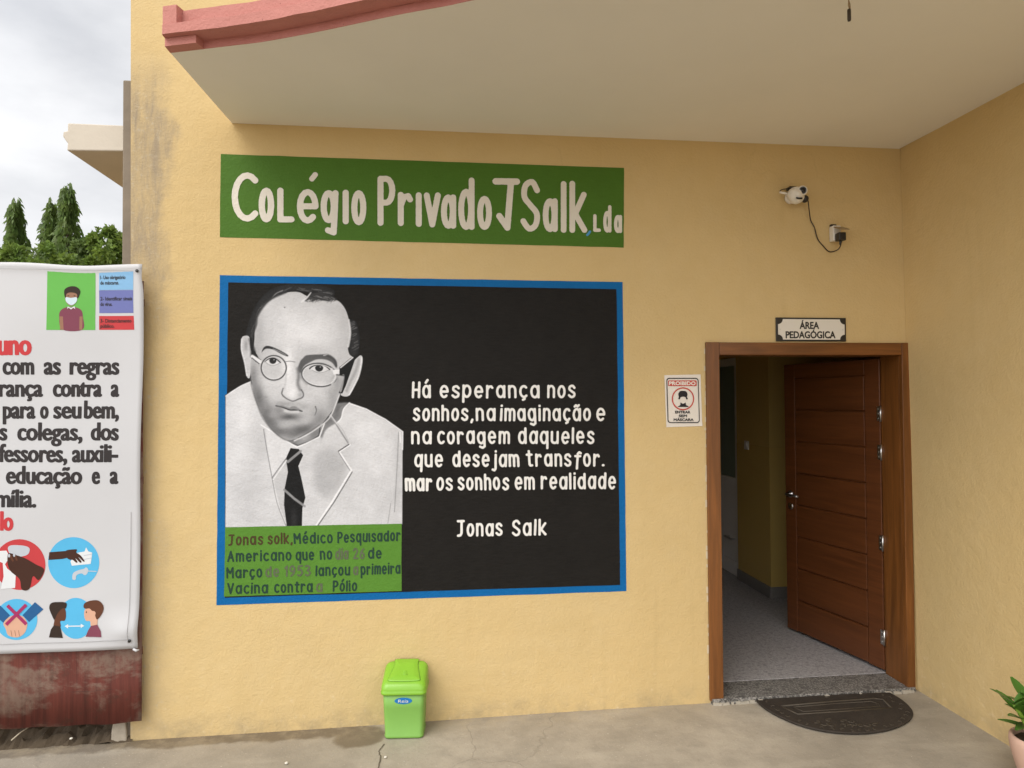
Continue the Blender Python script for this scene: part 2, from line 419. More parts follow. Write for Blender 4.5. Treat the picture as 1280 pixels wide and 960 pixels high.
_fontcache = {}
def font_mesh(txt, bold=0.0):
    """(verts Nx2, faces) of a line in the built-in font"""
    key = (txt, bold)
    if key in _fontcache: return _fontcache[key]
    cu = bpy.data.curves.new('lettering', 'FONT'); cu.body = txt; cu.size = 1.0; cu.offset = bold; cu.resolution_u = 4
    o = bpy.data.objects.new('lettering', cu); COL.objects.link(o)
    dg = bpy.context.evaluated_depsgraph_get(); dg.update()
    me = bpy.data.meshes.new_from_object(o.evaluated_get(dg))
    v = np.array([p.co[:2] for p in me.vertices]); f = [tuple(p.vertices) for p in me.polygons]
    COL.objects.unlink(o); bpy.data.objects.remove(o); bpy.data.curves.remove(cu); bpy.data.meshes.remove(me)
    _fontcache[key] = (v, f); return v, f
def font_outline(txt):
    v, f = font_mesh(txt); cnt = {}
    for q in f:
        for a, b in zip(q, q[1:]+q[:1]): k = (min(a, b), max(a, b)); cnt[k] = cnt.get(k, 0)+1
    key = [tuple(np.round(p, 5)) for p in v]
    ec = {}
    for (a, b), n in cnt.items():
        k = tuple(sorted((key[a], key[b]))); ec[k] = ec.get(k, 0)+n
    return v, [k for k, n in ec.items() if n == 1]
class Letters:
    """printed lettering: outlines of the built-in font, fattened and laid as one clean sheet per line"""
    def __init__(s, y, warp=None, kz=1.0): s.L = {}; s.y = y; s.warp = warp; s.kz = kz
    def put(s, txt, x0, x1, yb, h, bold=0.0, ref='x', yb1=None):
        """txt between px x0..x1, baseline px yb, height h px of the reference letter; bold = share of that height"""
        v, E = font_outline(txt)
        a = at(x0, yb, s.y); b = at(x1, yb if yb1 is None else yb1, s.y); t = at(x0, yb-h, s.y)
        H = t[2]-a[2]; bd = bold*H
        rv = font_mesh(ref)[0]; r0, r1 = max(0, rv[:, 1].min()), rv[:, 1].max()
        lo, hi = v[:, 0].min(), v[:, 0].max()
        sx = (b[0]-a[0]-2*bd)/(hi-lo); sz = (H-2*bd/s.kz)/(r1-r0)
        f = lambda p: (a[0]+bd+(p[0]-lo)*sx, a[2]+bd/s.kz+p[1]*sz+(b[2]-a[2])*(p[0]-lo)/(hi-lo))
        s.L.setdefault(round(yb), []).append(([(f(p), f(q)) for p, q in E], bd, H))
    def build(s, name, mat, parent):
        res = []
        for yb in s.L:
            V, Fc = [], []
            for E, bd, H in s.L[yb]:
                cell = H/24.0; A = np.array(E)*np.array([1.0, s.kz]); E = [tuple(map(tuple, e)) for e in A]; m = bd+2.5*cell
                lo = A.reshape(-1, 2).min(0)-m; hi = A.reshape(-1, 2).max(0)+m
                gx = np.arange(lo[0], hi[0]+cell, cell); gz = np.arange(lo[1], hi[1]+cell, cell)
                X, Z = np.meshgrid(gx, gz); d = np.full(X.shape, 1.0); ins = np.zeros(X.shape, bool)
                for (ax, az), (bx_, bz) in E:
                    if (az > bz): (ax, az, bx_, bz) = (bx_, bz, ax, az)
                    r0 = max(0, int((az-lo[1])/cell)); r1 = min(len(gz), int((bz-lo[1])/cell)+2)
                    zz = Z[r0:r1]; dz = bz-az
                    if dz > 1e-9: ins[r0:r1] ^= (zz > az) & (zz <= bz) & (X[r0:r1] < ax+(zz-az)*(bx_-ax)/dz)
                    w = m+cell
                    i0 = max(0, int((min(ax, bx_)-w-lo[0])/cell)); i1 = min(len(gx), int((max(ax, bx_)+w-lo[0])/cell)+2)
                    j0 = max(0, int((az-w-lo[1])/cell)); j1 = min(len(gz), int((bz+w-lo[1])/cell)+2)
                    x_, z_ = X[j0:j1, i0:i1], Z[j0:j1, i0:i1]; dx = bx_-ax; L = dx*dx+dz*dz+1e-14
                    t = np.clip(((x_-ax)*dx+(z_-az)*dz)/L, 0, 1)
                    d[j0:j1, i0:i1] = np.minimum(d[j0:j1, i0:i1], np.hypot(x_-ax-t*dx, z_-az-t*dz))
                me = contour_mesh('tmp', np.where(ins, -d, d)-bd, lo[0], lo[1], cell, lambda a, b: (a, s.y+(s.warp(a, b/s.kz) if s.warp else 0.0), b/s.kz))
                o_ = len(V); V += [tuple(v.co) for v in me.vertices]; Fc += [[i+o_ for i in p.vertices] for p in me.polygons]
                bpy.data.meshes.remove(me)
            me = bpy.data.meshes.new(name); me.from_pydata(V, [], Fc); me.update()
            res.append(link(name, me, mat, parent))
        return res

# ---- hand-painted round-ended brush letters
def arc(cx, cy, rx, ry, a0, a1, n=14):
    return [(cx+rx*math.cos(math.radians(a0+(a1-a0)*k/n)), cy+ry*math.sin(math.radians(a0+(a1-a0)*k/n))) for k in range(n+1)]
XH = 0.76
def bowl(w=0.40): return arc(w/2, XH/2, w/2, XH/2, 0, 360, 20)
def sshape(h, w=0.38):
    return catmull([(w*0.95, h*0.82), (w*0.62, h), (w*0.15, h*0.92), (w*0.08, h*0.68), (w*0.5, h*0.5), (w*0.93, h*0.32), (w*0.85, h*0.08), (w*0.4, 0), (0, h*0.16)], False, 4)
def arch(x0, w, top=XH): return [(x0, 0), (x0, top*0.6)] + arc(x0+w/2, top*0.66, w/2, top*0.34, 180, 0, 10) + [(x0+w, 0)]
G = {
 'a': [bowl(), [(0.42, XH), (0.42, 0)]],
 'c': [arc(0.21, XH/2, 0.21, XH/2, 48, 312)],
 'd': [bowl(), [(0.42, 1.0), (0.42, 0)]],
 'e': [[(0.02, XH*0.5), (0.40, XH*0.5)] + arc(0.21, XH/2, 0.20, XH/2, 0, 312)],
 'f': [[(0.36, 0.84), (0.25, 0.9), (0.16, 0.8), (0.16, -0.2)], [(0.0, XH-0.12), (0.34, XH-0.12)]],
 'g': [bowl(), [(0.42, XH), (0.42, -0.22), (0.30, -0.32), (0.12, -0.24)]],
 'h': [[(0, 1), (0, 0)], arch(0, 0.36)[1:]],
 'i': [[(0, XH), (0, 0)], [(0, XH+0.23), (0, XH+0.245)]],
 'ı': [[(0, XH), (0, 0)]],
 'j': [[(0.2, XH), (0.2, -0.2), (0.12, -0.30), (0, -0.25)], [(0.2, XH+0.23), (0.2, XH+0.245)]],
 'k': [[(0, 1), (0, 0)], [(0.36, XH), (0.05, 0.28)], [(0.10, 0.34), (0.38, 0)]],
 'l': [[(0, 1), (0, 0)]],
 'm': [[(0, XH), (0, 0)], arch(0, 0.30), arch(0.30, 0.30)[1:]],
 'n': [[(0, XH), (0, 0)], arch(0, 0.36)[1:]],
 'o': [bowl(0.38)],
 'p': [[(0, XH), (0, -0.34)], bowl(0.40)],
 'q': [bowl(0.40), [(0.42, XH), (0.42, -0.34)]],
 'r': [[(0, XH), (0, 0)], [(0, XH*0.62), (0.10, XH*0.92), (0.24, XH*0.96), (0.30, XH*0.84)]],
 's': [sshape(XH, 0.36)],
 't': [[(0.15, 1.0), (0.15, 0.08), (0.22, 0.0), (0.32, 0.02)], [(0, XH), (0.32, XH)]],
 'u': [[(0, XH), (0, 0.2)] + arc(0.19, 0.19, 0.19, 0.19, 180, 360, 8) + [(0.38, XH)], [(0.38, XH), (0.38, 0)]],
 'v': [[(0, XH), (0.19, 0), (0.38, XH)]],
 'A': [[(0, 0), (0.24, 1), (0.48, 0)], [(0.10, 0.36), (0.38, 0.36)]],
 'C': [arc(0.26, 0.5, 0.26, 0.5, 50, 310)],
 'H': [[(0, 1), (0, 0)], [(0.40, 1), (0.40, 0)], [(0, 0.5), (0.40, 0.5)]],
 'J': [[(0.0, 1), (0.40, 1)], [(0.26, 1), (0.26, 0.16), (0.18, 0.02), (0.02, 0.0)]],
 'L': [[(0, 1), (0, 0), (0.38, 0)]],
 'M': [[(0, 0), (0, 1), (0.26, 0.45), (0.52, 1), (0.52, 0)]],
 'P': [[(0, 0), (0, 1), (0.2, 1)] + arc(0.2, 0.73, 0.2, 0.27, 90, -90, 8) + [(0, 0.46)]],
 'S': [sshape(1.0, 0.42)],
 'V': [[(0, 1), (0.22, 0), (0.44, 1)]],
 '1': [[(0.0, 0.8), (0.15, 1), (0.15, 0)]],
 '2': [catmull([(0, 0.8), (0.18, 1), (0.38, 0.8), (0.3, 0.5), (0, 0)], False, 4) + [(0.4, 0)]],
 '3': [catmull([(0, 0.92), (0.2, 1), (0.36, 0.78), (0.16, 0.53)], False, 4), catmull([(0.16, 0.53), (0.4, 0.28), (0.2, 0), (0, 0.1)], False, 4)],
 '5': [[(0.36, 1), (0.06, 1), (0.03, 0.58)] + catmull([(0.03, 0.58), (0.22, 0.62), (0.38, 0.32), (0.2, 0.0), (0, 0.08)], False, 4)],
 '6': [catmull([(0.34, 0.98), (0.1, 0.7), (0.0, 0.3)], False, 4) + arc(0.19, 0.28, 0.19, 0.28, 180, 540, 18)],
 '9': [arc(0.19, 0.72, 0.19, 0.28, 0, 360, 18), catmull([(0.38, 0.72), (0.34, 0.3), (0.08, 0.0)], False, 4)],
 ',': [[(0.06, 0.03), (0, -0.14)]],
 '.': [[(0, 0.02), (0.03, 0.02)]],
}
ACC = {'á': ('a', 'ac'), 'é': ('e', 'ac'), 'ó': ('o', 'ac'), 'ã': ('a', 'ti'), 'ç': ('c', 'ce')}
def glyph(ch):
    base, ac = ACC.get(ch, (ch, None)); st = [list(p) for p in G[base]]
    if ac == 'ac': st.append([(0.17, XH+0.22), (0.29, XH+0.40)])
    if ac == 'ti': st.append([(0.06, XH+0.17), (0.14, XH+0.25), (0.26, XH+0.18), (0.34, XH+0.26)])
    if ac == 'ce': st.append([(0.22, 0.0), (0.24, -0.14), (0.14, -0.2)])
    return st
ADV = 0.30
class Brush:
    """strokes gathered in wall coordinates, turned into one clean sheet"""
    def __init__(s, y): s.y = y; s.S = []
    def add(s, pts_px, hw_px):
        P = [at(a, b, 0.0) for a, b in pts_px]
        s.S.append(([(p[0], p[2]) for p in P], hw_px*0.00452))
    def word(s, txt, x0, x1, yb, cap, hw, yb1=None, sp=1.0):
        gs = []; x = 0.0
        for ch in txt:
            g = glyph(ch); xs = [p[0] for st in g for p in st]
            w = max(xs)-min(min(xs), 0); gs.append((x, g)); x += w+ADV*sp
        tot = x-ADV*sp
        k = (x1-x0-2*hw)/max(tot, 1e-6) if tot > 0.05 else 0
        for gx, g in gs:
            jy = rng.normal(0, 0.25)*hw*0.4; js = 1+rng.normal(0, 0.015); sl = rng.normal(0, 0.02)
            for st in g:
                q = []
                for a, b in st:
                    X = x0+hw+(gx+a)*k+sl*b*cap
                    base = yb if yb1 is None else yb+(yb1-yb)*(X-x0)/(x1-x0)
                    q.append((X, base-hw+jy-b*(cap-2*hw)*js))
                s.add(q, hw)
    def fit(s, ch, x0, x1, yt, yb, hw):
        g = glyph(ch); A = np.array([p for st in g for p in st]); lo = A.min(0); hi = A.max(0)
        sx = (x1-x0-2*hw)/max(hi[0]-lo[0], 1e-3) if hi[0]-lo[0] > 0.01 else 0; sy = (yb-yt-2*hw)/(hi[1]-lo[1])
        for st in g: s.add([((x0+x1)/2+(a-(lo[0]+hi[0])/2)*sx, yb-hw-(b-lo[1])*sy) for a, b in st], hw)
    def build(s, name, mat, parent, cell=0.003):
        A = np.array([p for st, _ in s.S for p in st]); w = max(h for _, h in s.S)+3*cell
        x0, z0 = A.min(0)-w; x1, z1 = A.max(0)+w
        nx, nz = int((x1-x0)/cell)+2, int((z1-z0)/cell)+2
        Fd = np.full((nz, nx), 1.0)
        for st, h in s.S:
            if len(st) == 1: st = [st[0], st[0]]
            for (ax, az), (bx, bz) in zip(st, st[1:]):
                i0 = max(0, int((min(ax, bx)-w-x0)/cell)); i1 = min(nx, int((max(ax, bx)+w-x0)/cell)+2)
                j0 = max(0, int((min(az, bz)-w-z0)/cell)); j1 = min(nz, int((max(az, bz)+w-z0)/cell)+2)
                gx = x0+np.arange(i0, i1)*cell; gz = z0+np.arange(j0, j1)*cell
                PX, PZ = np.meshgrid(gx, gz)
                dx, dz = bx-ax, bz-az; L = dx*dx+dz*dz
                t = np.clip(((PX-ax)*dx+(PZ-az)*dz)/L, 0, 1) if L > 0 else 0*PX
                d = np.hypot(PX-ax-t*dx, PZ-az-t*dz)-h
                Fd[j0:j1, i0:i1] = np.minimum(Fd[j0:j1, i0:i1], d)
        # ragged brush edge
        for _ in range(1):
            nz_ = rng.normal(0, 1, Fd.shape); nz_ = (nz_+np.roll(nz_, 1, 0)+np.roll(nz_, 1, 1)+np.roll(nz_, -1, 0)+np.roll(nz_, -1, 1))/5
            Fd = Fd+nz_*cell*0.22
        me = contour_mesh(name, Fd, x0, z0, cell, lambda a, b: (a, s.y, b))
        return link(name, me, mat, parent)
def contour_mesh(name, Fd, x0, z0, cell, fn):
    V = []; K = {}; Fc = []
    def vert(key, x, z):
        if key not in K: K[key] = len(V); V.append(fn(x, z))
        return K[key]
    ins = Fd < 0
    cells = np.argwhere(ins[:-1, :-1] | ins[1:, :-1] | ins[:-1, 1:] | ins[1:, 1:])
    for j, i in cells:
        cs = ((i, j), (i+1, j), (i+1, j+1), (i, j+1)); poly = []
        for k in range(4):
            a = cs[k]; b = cs[(k+1) % 4]; fa = Fd[a[1], a[0]]; fb = Fd[b[1], b[0]]
            if fa < 0: poly.append(vert(a, x0+a[0]*cell, z0+a[1]*cell))
            if (fa < 0) != (fb < 0):
                t = fa/(fa-fb); t = min(max(t, 0.02), 0.98)
                key = (a, b) if a < b else (b, a)
                poly.append(vert(key, x0+(a[0]+(b[0]-a[0])*t)*cell, z0+(a[1]+(b[1]-a[1])*t)*cell))
        if len(poly) >= 3: Fc.append(poly)
    me = bpy.data.meshes.new(name); me.from_pydata(V, [], Fc); me.update()
    return me

# ================================================================ SETTING
def slope(x): return 0.0047*(x+1.0)
RW = lambda z: 2.886-0.0135*z          # inner face of the right-hand wall leans a touch

# ground: earth to the horizon, concrete apron, dirt strip under the hoarding
gm = bmesh.new()
for (x0, x1, y0, y1) in ((-400, 400, -400, 700),):
    f = gm.faces.new([gm.verts.new(p) for p in ((x0, y0, -0.06), (x1, y0, -0.06), (x1, y1, -0.06), (x0, y1, -0.06))])
tag(from_bm('ground', gm, M_EARTH), kind='structure')

pv = bmesh.new()
xs = np.linspace(-3.6, 9.0, 40); ys = np.linspace(-9.0, 0.03, 30)
gridv = [[pv.verts.new((x, y if y < 0.02 else (0.03 if x > -1.58 else -0.012+0.012*math.sin(x*9)), slope(x)+0.0025*math.sin(x*2.1+y*1.3))) for y in ys] for x in xs]
for i in range(len(xs)-1):
    for j in range(len(ys)-1):
        pv.faces.new((gridv[i][j], gridv[i+1][j], gridv[i+1][j+1], gridv[i][j+1]))
edge = [gridv[i][-1] for i in range(len(xs))]
for a, b in zip(edge, edge[1:]):
    pv.faces.new((a, b, pv.verts.new((b.co.x, b.co.y, -0.05)), pv.verts.new((a.co.x, a.co.y, -0.05))))
pave = from_bm('pavement', pv, M_CONC); tag(pave, kind='structure')

def floor_patch(name, pts_px, mat, lift, jag=0.012, cell=0.008):
    P = [onz(a, b, 0.0)[:2] for a, b in pts_px]; P = np.array(catmull(P, True, 6))
    lo, hi = P.min(0)-0.05, P.max(0)+0.05
    gx = np.arange(lo[0], hi[0], cell); gy = np.arange(lo[1], hi[1], cell); X, Y = np.meshgrid(gx, gy)
    d = poly_sd(X.ravel(), Y.ravel(), P).reshape(X.shape)
    for j in range(X.shape[0]):
        for i in range(X.shape[1]):
            if abs(d[j, i]) < 0.06: d[j, i] += jag*noise.noise((X[j, i]*18, Y[j, i]*18, 0))+0.5*jag*noise.noise((X[j, i]*55, Y[j, i]*55, 3))
    me = contour_mesh(name, d, lo[0], lo[1], cell, lambda a, b: (a, b, slope(a)+0.0025*math.sin(a*2.1+b*1.3)+lift))
    return link(name, me, mat)
def poly_sd(X, Y, P):
    n = len(P); d = np.full(X.shape, 1e9); inside = np.zeros(X.shape, bool)
    for i in range(n):
        ax, ay = P[i]; bx, by = P[(i+1) % n]; dx, dy = bx-ax, by-ay; L = dx*dx+dy*dy
        if L < 1e-14: continue
        t = np.clip(((X-ax)*dx+(Y-ay)*dy)/L, 0, 1)
        d = np.minimum(d, np.hypot(X-ax-t*dx, Y-ay-t*dy))
        c = ((ay > Y) != (by > Y))
        if abs(dy) > 1e-12: inside ^= c & (X < ax+(Y-ay)*dx/dy)
    return np.where(inside, -d, d)

# an old crack runs out from under the bin
cr = [(481, 931), (474, 940), (476, 950), (472, 965), (478, 985)]
crm = bmesh.new()
cp = catmull([onz(a, b)[:2] for a, b in cr], False, 5)
L_, R_ = [], []
for i, p in enumerate(cp):
    q = np.subtract(cp[min(i+1, len(cp)-1)], cp[max(i-1, 0)]); q = q/np.hypot(*q); n_ = np.array([-q[1], q[0]])*(0.0022+0.0012*random.random())
    jx = random.uniform(-0.003, 0.003)
    for lst, sg in ((L_, 1), (R_, -1)):
        lst.append(crm.verts.new((p[0]+n_[0]*sg+jx, p[1]+n_[1]*sg, slope(p[0])+0.0025*math.sin(p[0]*2.1+p[1]*1.3)+0.0035)))
for i in range(len(cp)-1): crm.faces.new((L_[i], L_[i+1], R_[i+1], R_[i]))
tag(from_bm('pavement_crack', crm, M_CRACK), kind='structure')

dm = bmesh.new()
nx, ny = 90, 50
gv = []
for i in range(nx):
    row = []
    for j in range(ny):
        x = -3.6+2.0*i/(nx-1); y = -0.02+1.3*j/(ny-1)
        z = -0.004+0.055*min(1, (y+0.02)/0.10)+0.022*noise.noise((x*9, y*9, 0))+0.040*noise.noise((x*26, y*26, 5))*min(1, (y+0.03)/0.05)+0.010*noise.noise((x*60, y*60, 2))*min(1, (y+0.03)/0.05)
        row.append(dm.verts.new((x, y, z)))
    gv.append(row)
for i in range(nx-1):
    for j in range(ny-1): dm.faces.new((gv[i][j], gv[i+1][j], gv[i+1][j+1], gv[i][j+1]))
tag(from_bm('dirt', dm, M_DIRT), kind='structure')

# ================================================================ SCHOOL BUILDING
ZS = 3.311            # underside of the canopy
FL = 0.045            # corridor floor
bld = thing('school_building', 'yellow plastered school building with pink edged canopy, painted mural and open brown door', 'building', (0, 0, 0))

# front wall with a door opening; a grid of quads bounded by the openings
def wall_sheet():
    bm = bmesh.new()
    X0 = lambda z: -1.610-0.0044*z
    T = 0.20
    zt = 5.4
    def slab(xa, xb, z0, z1):
        vs_ = box(bm, xa if not callable(xa) else 0, xb, 0, T, z0, z1)
        if callable(xa):
            for v in vs_[:4]: v.co.x = xa(v.co.z)
    slab(X0, 1.615, -0.06, zt)
    slab(1.615, 2.845, 2.085, zt)
    slab(2.845, 3.2, -0.06, zt)
    return bm
fw = from_bm('front_wall', wall_sheet(), M_WALL, bld)
# right-hand wing wall
bm = bmesh.new()
vs_ = box(bm, 2.886, 3.15, -2.6, -0.001, -0.06, 5.4)
for v in vs_[:4]: v.co.x = RW(v.co.z)
tag(from_bm('side_wall', bm, M_WALLR, bld), 'plain yellow wall running forward at the right of the door')
# left flank and back of the building, flat roof
boxes('flank_wall', [(-1.61, -1.41, 0.201, 7.0, -0.06, 5.4), (-1.41, 6.0, 6.8, 7.0, -0.06, 5.4), (5.8, 6.0, 0.201, 6.8, -0.06, 5.4), (3.2, 6.0, 0.0, 0.2, -0.06, 5.4)], M_WALLR, bld)
boxes('roof', [(-1.75, 6.1, -0.12, 7.1, 5.4, 5.55)], M_CEM, bld)
bm = bmesh.new()
box(bm, -1.672, -1.612, 0.012, 0.30, -0.06, 3.53)
tag(from_bm('pilaster', bm, M_CEM, bld, bevel=0.008), 'narrow grey weathered cement strip on the outer corner')

# canopy over the entrance: curved slab, white underside, pink edge in three bands
edge_px = [(213, 66), (290, 57), (330, 52), (380, 43), (420, 35), (500, 18), (560, 7), (592, 0)]
edge = [tuple(onz(a, b, ZS)[:2]) for a, b in edge_px] + [(0.75, -1.56), (1.4, -1.84), (2.1, -2.06), (2.75, -2.2), (2.88, -2.23)]
edge[0] = (-1.141, -0.752)
ec = catmull(edge, False, 5)
canopy_outline = [(-1.100, -0.0005)] + ec + [(2.835, -0.0005)]
bm = bmesh.new()
prism(bm, canopy_outline, lambda a, b, d: (a, b, d), ZS, ZS+0.165)
can = from_bm('canopy', bm, M_SOFFIT, bld); tag(can, 'pale canopy slab with a bowed pink edge above the sign')
def offset(line, d):
    res = []
    for i, p in enumerate(line):
        t = np.subtract(line[min(i+1, len(line)-1)], line[max(i-1, 0)]); t = t/np.hypot(*t)
        res.append((max(-1.143, p[0]+t[1]*d), p[1]-t[0]*d))
    return res
bm = bmesh.new()
def band(line, z0, z1, d0, d1, start=0):
    ln = line[start:]
    a, b = offset(ln, d0), offset(ln, d1)
    vs4 = [[bm.verts.new((*p, z0+0.003*noise.noise((p[0]*9, 0, z0*30)))), ] for p in b]
    n = len(ln)
    Q = []
    for k in range(n):
        jj = 0.003*noise.noise((ln[k][0]*11, 3, z0*40)); kk = 0.003*noise.noise((ln[k][0]*11, 8, z1*40))
        Q.append([bm.verts.new((*a[k], z0)), bm.verts.new((*b[k], z0+jj)), bm.verts.new((*b[k], z1+kk)), bm.verts.new((*a[k], z1))])
    for v in vs4: bm.verts.remove(v[0])
    for A, B in zip(Q, Q[1:]):
        for k in range(4): bm.faces.new((A[k], A[(k+1) % 4], B[(k+1) % 4], B[k]))
    bm.faces.new(Q[0]); bm.faces.new(Q[-1][::-1])
ecf = catmull(edge, False, 14)
band(ecf, ZS-0.001, ZS+0.0325, 0.0006, 0.004, 7)     # recessed lower band
band(ecf, ZS+0.033, ZS+0.076, 0.0006, 0.085, 0)     # projecting middle fillet
band(ecf, ZS+0.0765, ZS+0.150, 0.0006, 0.042, 4)     # upper band
# end block at the left tip
for k0, k1, dd, za, zb in ((0, 8, 0.055, ZS-0.0015, ZS+0.0328), (0, 5, 0.080, ZS+0.0763, ZS+0.156)):
    seg = ecf[k0:k1+1]; outer = offset(ecf, dd)[k0:k1+1]; inner = offset(ecf, 0.0007)[k0:k1+1]
    prism(bm, outer+inner[::-1], lambda a, b, d: (a, b, d), za, zb)
tag(from_bm('fascia', bm, M_PINK, can), 'salmon pink moulded edge of the canopy')

# ledge on the flank, seen past the corner
bm = bmesh.new()
prism(bm, [(-2.098, 3.237), (-1.673, 3.247), (-1.673, 3.394), (-2.092, 3.396), (-2.094, 3.350), (-2.118, 3.345), (-2.124, 3.318), (-2.105, 3.288), (-2.098, 3.282)],
      lambda a, b, d: (a+0.01*noise.noise((a*8, d*4, b*9)), d, b), 0.302, 2.6)
tag(from_bm('side_ledge', bm, M_CREAM, bld, bevel=0.006), 'cream cement ledge sticking out of the left flank')

# corridor behind the door
boxes('corridor_floor', [(1.0, 4.6, 0.199, 6.8, -0.06, FL)], M_TERR, bld)
boxes('corridor_ceiling', [(1.0, 4.6, 0.2, 6.8, 2.95, 3.05)], M_CEIL, bld)
BX, BY = 2.885, 1.765
boxes('corridor_wall', [(0.9, 1.0, 0.2, 6.8, -0.06, 3.05), (4.6, 4.7, 0.2, 6.8, -0.06, 3.05), (1.0, 4.6, 6.7, 6.8, FL, 2.95),
                        (BX, 4.6, BY, 2.40, 1.352, 2.95), (BX, 4.6, 3.36, 6.7, FL, 2.95), (BX, 4.6, 2.40, 3.36, 2.18, 2.95)], M_INW, bld)
tag(boxes('corridor_dado', [(BX-0.002, 4.6, BY-0.002, 2.40, FL, 1.351)], M_DADO, bld), 'glossier lower half of the corridor wall')
boxes('skirting', [(BX-0.016, BX-0.0025, BY-0.016, 2.40, FL, FL+0.10), (BX-0.0025, 4.6, BY-0.016, BY-0.0025, FL, FL+0.10)], M_SKIRT, bld, bevel=0.003)
# white aluminium door with a glazed top, in the corridor wall
gd = boxes('glazed_door', [(BX+0.012, BX+0.06, 2.405, 2.47, FL, 2.175), (BX+0.012, BX+0.06, 3.29, 3.355, FL, 2.175), (BX+0.012, BX+0.06, 2.471, 3.289, 2.10, 2.175),
                           (BX+0.014, BX+0.056, 2.471, 3.289, 0.90, 1.00), (BX+0.014, BX+0.056, 2.471, 3.289, FL+0.005, FL+0.14), (BX+0.025, BX+0.045, 2.471, 3.289, FL+0.141, 0.899)], M_ALU, bld, bevel=0.004)
tag(gd, 'white aluminium corridor door with frosted upper glass')
boxes('pane', [(BX+0.03, BX+0.038, 2.472, 3.288, 1.001, 2.099)], M_GLASS, gd)
boxes('handle', [(BX-0.03, BX-0.01, 2.50, 2.66, 0.40, 0.412), (BX-0.03, BX+0.024, 2.51, 2.522, 0.40, 0.412), (BX-0.03, BX+0.024, 2.638, 2.65, 0.40, 0.412)], M_STEEL, gd)

# granite threshold
bm = bmesh.new(); box(bm, 1.588, 2.862, -0.028, 0.198, -0.03, 0.0425)
from_bm('threshold', bm, M_GRAN, bld, bevel=0.004)
bm = bmesh.new()
for k in range(46):
    x = 1.59+1.26*k/46; w = random.uniform(0.010, 0.034)
    h = random.uniform(0.006, 0.017)
    box(bm, x, x+w, -0.036-random.uniform(0, 0.006), -0.0285, -0.01, slope(x)+h)
tag(from_bm('grout_line', bm, simple('pale_grout', (0.42, 0.38, 0.31), 0.9, 0.25, 30), bld), 'broken pale mortar along the threshold')

# door frame: casing, linings
df = bpy.data.objects.new('door_frame', None); COL.objects.link(df); df.parent = bld
tag(df, 'brown wooden frame round the doorway')
boxes('jamb', [(1.580, 1.660, -0.018, 0.0135, 0.030, 2.118), (1.6155, 1.659, 0.013, 0.185, 0.043, 2.0835)], M_FRAME, df, bevel=0.003)
boxes('jamb', [(2.816, 2.868, -0.018, 0.0135, 0.040, 2.118), (2.8165, 2.8445, 0.013, 0.185, 0.043, 2.0835)], M_FRAME, df, bevel=0.003)
boxes('head', [(1.661, 2.815, -0.017, 0.0135, 2.043, 2.117), (1.6595, 2.816, 0.013, 0.185, 2.044, 2.0835)], M_FRAMEH, df, bevel=0.003)
# flaked plaster along the frame
bm = bmesh.new()
for z in np.arange(0.15, 2.1, 0.05):
    if random.random() < 0.55:
        h = random.uniform(0.01, 0.05); w = random.uniform(0.003, 0.010)
        box(bm, 1.5795-w, 1.5795, -0.003, -0.0005, z, z+h)
tag(from_bm('plaster_chip', bm, simple('bare_plaster', (0.62, 0.52, 0.36), 0.9, 0.2, 30), bld), 'chipped bare plaster beside the door frame')

# the open leaf
hx, hy = 2.8125, 0.190
fx, fy = 2.622, 1.020
LW = math.hypot(fx-hx, fy-hy); ang = math.atan2(fy-hy, fx-hx)
door = bpy.data.objects.new('door', None); COL.objects.link(door); door.parent = bld
door.location = (hx, hy, 0.062); door.rotation_euler = (0, 0, ang)
tag(door, 'brown panelled wooden door leaf standing open into the corridor')
# local: x along the leaf from the hinge, +y = face towards the left of the building
LH = 1.972; TH = 0.04
bm = bmesh.new()
box(bm, 0.0, LW, -TH, -0.0145, 0, LH)
box(bm, 0.0, 0.118, -0.0144, 0, 0, LH); box(bm, LW-0.105, LW, -0.0144, 0, 0, LH)
box(bm, 0.1185, LW-0.1055, -0.0144, -0.0003, LH-0.10, LH)
nb = 8; z0 = 0.0; hh = (LH-0.105)/nb
for k in range(nb):
    box(bm, 0.1225, LW-0.1095, -0.0143, -0.0008, z0+k*hh+0.0055, z0+(k+1)*hh-0.0055)
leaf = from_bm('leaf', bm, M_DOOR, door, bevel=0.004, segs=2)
hd = bmesh.new()
box(hd, LW-0.075, LW-0.035, 0.0005, 0.006, 0.86, 1.06) if False else None
lathe(hd, [(0.0, 0.0), (0.026, 0.0005), (0.026, 0.008), (0.012, 0.010), (0.011, 0.045), (0.0, 0.047)], 20, Matrix.Translation((LW-0.055, 0.0005, 1.005)) @ Matrix.Rotation(-math.pi/2, 4, 'X'))
tube(hd, [(LW-0.055, 0.042, 1.005), (LW-0.12, 0.046, 1.005), (LW-0.175, 0.044, 1.002)], 0.009, 10)
lathe(hd, [(0.0, 0.0), (0.026, 0.0005), (0.026, 0.008), (0.012, 0.010), (0.011, 0.045), (0.0, 0.047)], 20, Matrix.Translation((LW-0.055, -TH-0.0005, 1.005)) @ Matrix.Rotation(math.pi/2, 4, 'X'))
tube(hd, [(LW-0.055, -TH-0.042, 1.005), (LW-0.12, -TH-0.046, 1.005), (LW-0.175, -TH-0.044, 1.002)], 0.009, 10)
from_bm('handle', hd, M_STEEL, door)
kh = bmesh.new()
lathe(kh, [(0.0, 0.006), (0.012, 0.0065), (0.024, 0.005), (0.024, 0.0005), (0.0, 0.0004)], 20, Matrix.Translation((LW-0.055, 0.0, 0.915)) @ Matrix.Rotation(-math.pi/2, 4, 'X'))
from_bm('keyhole', kh, M_STEEL, door)
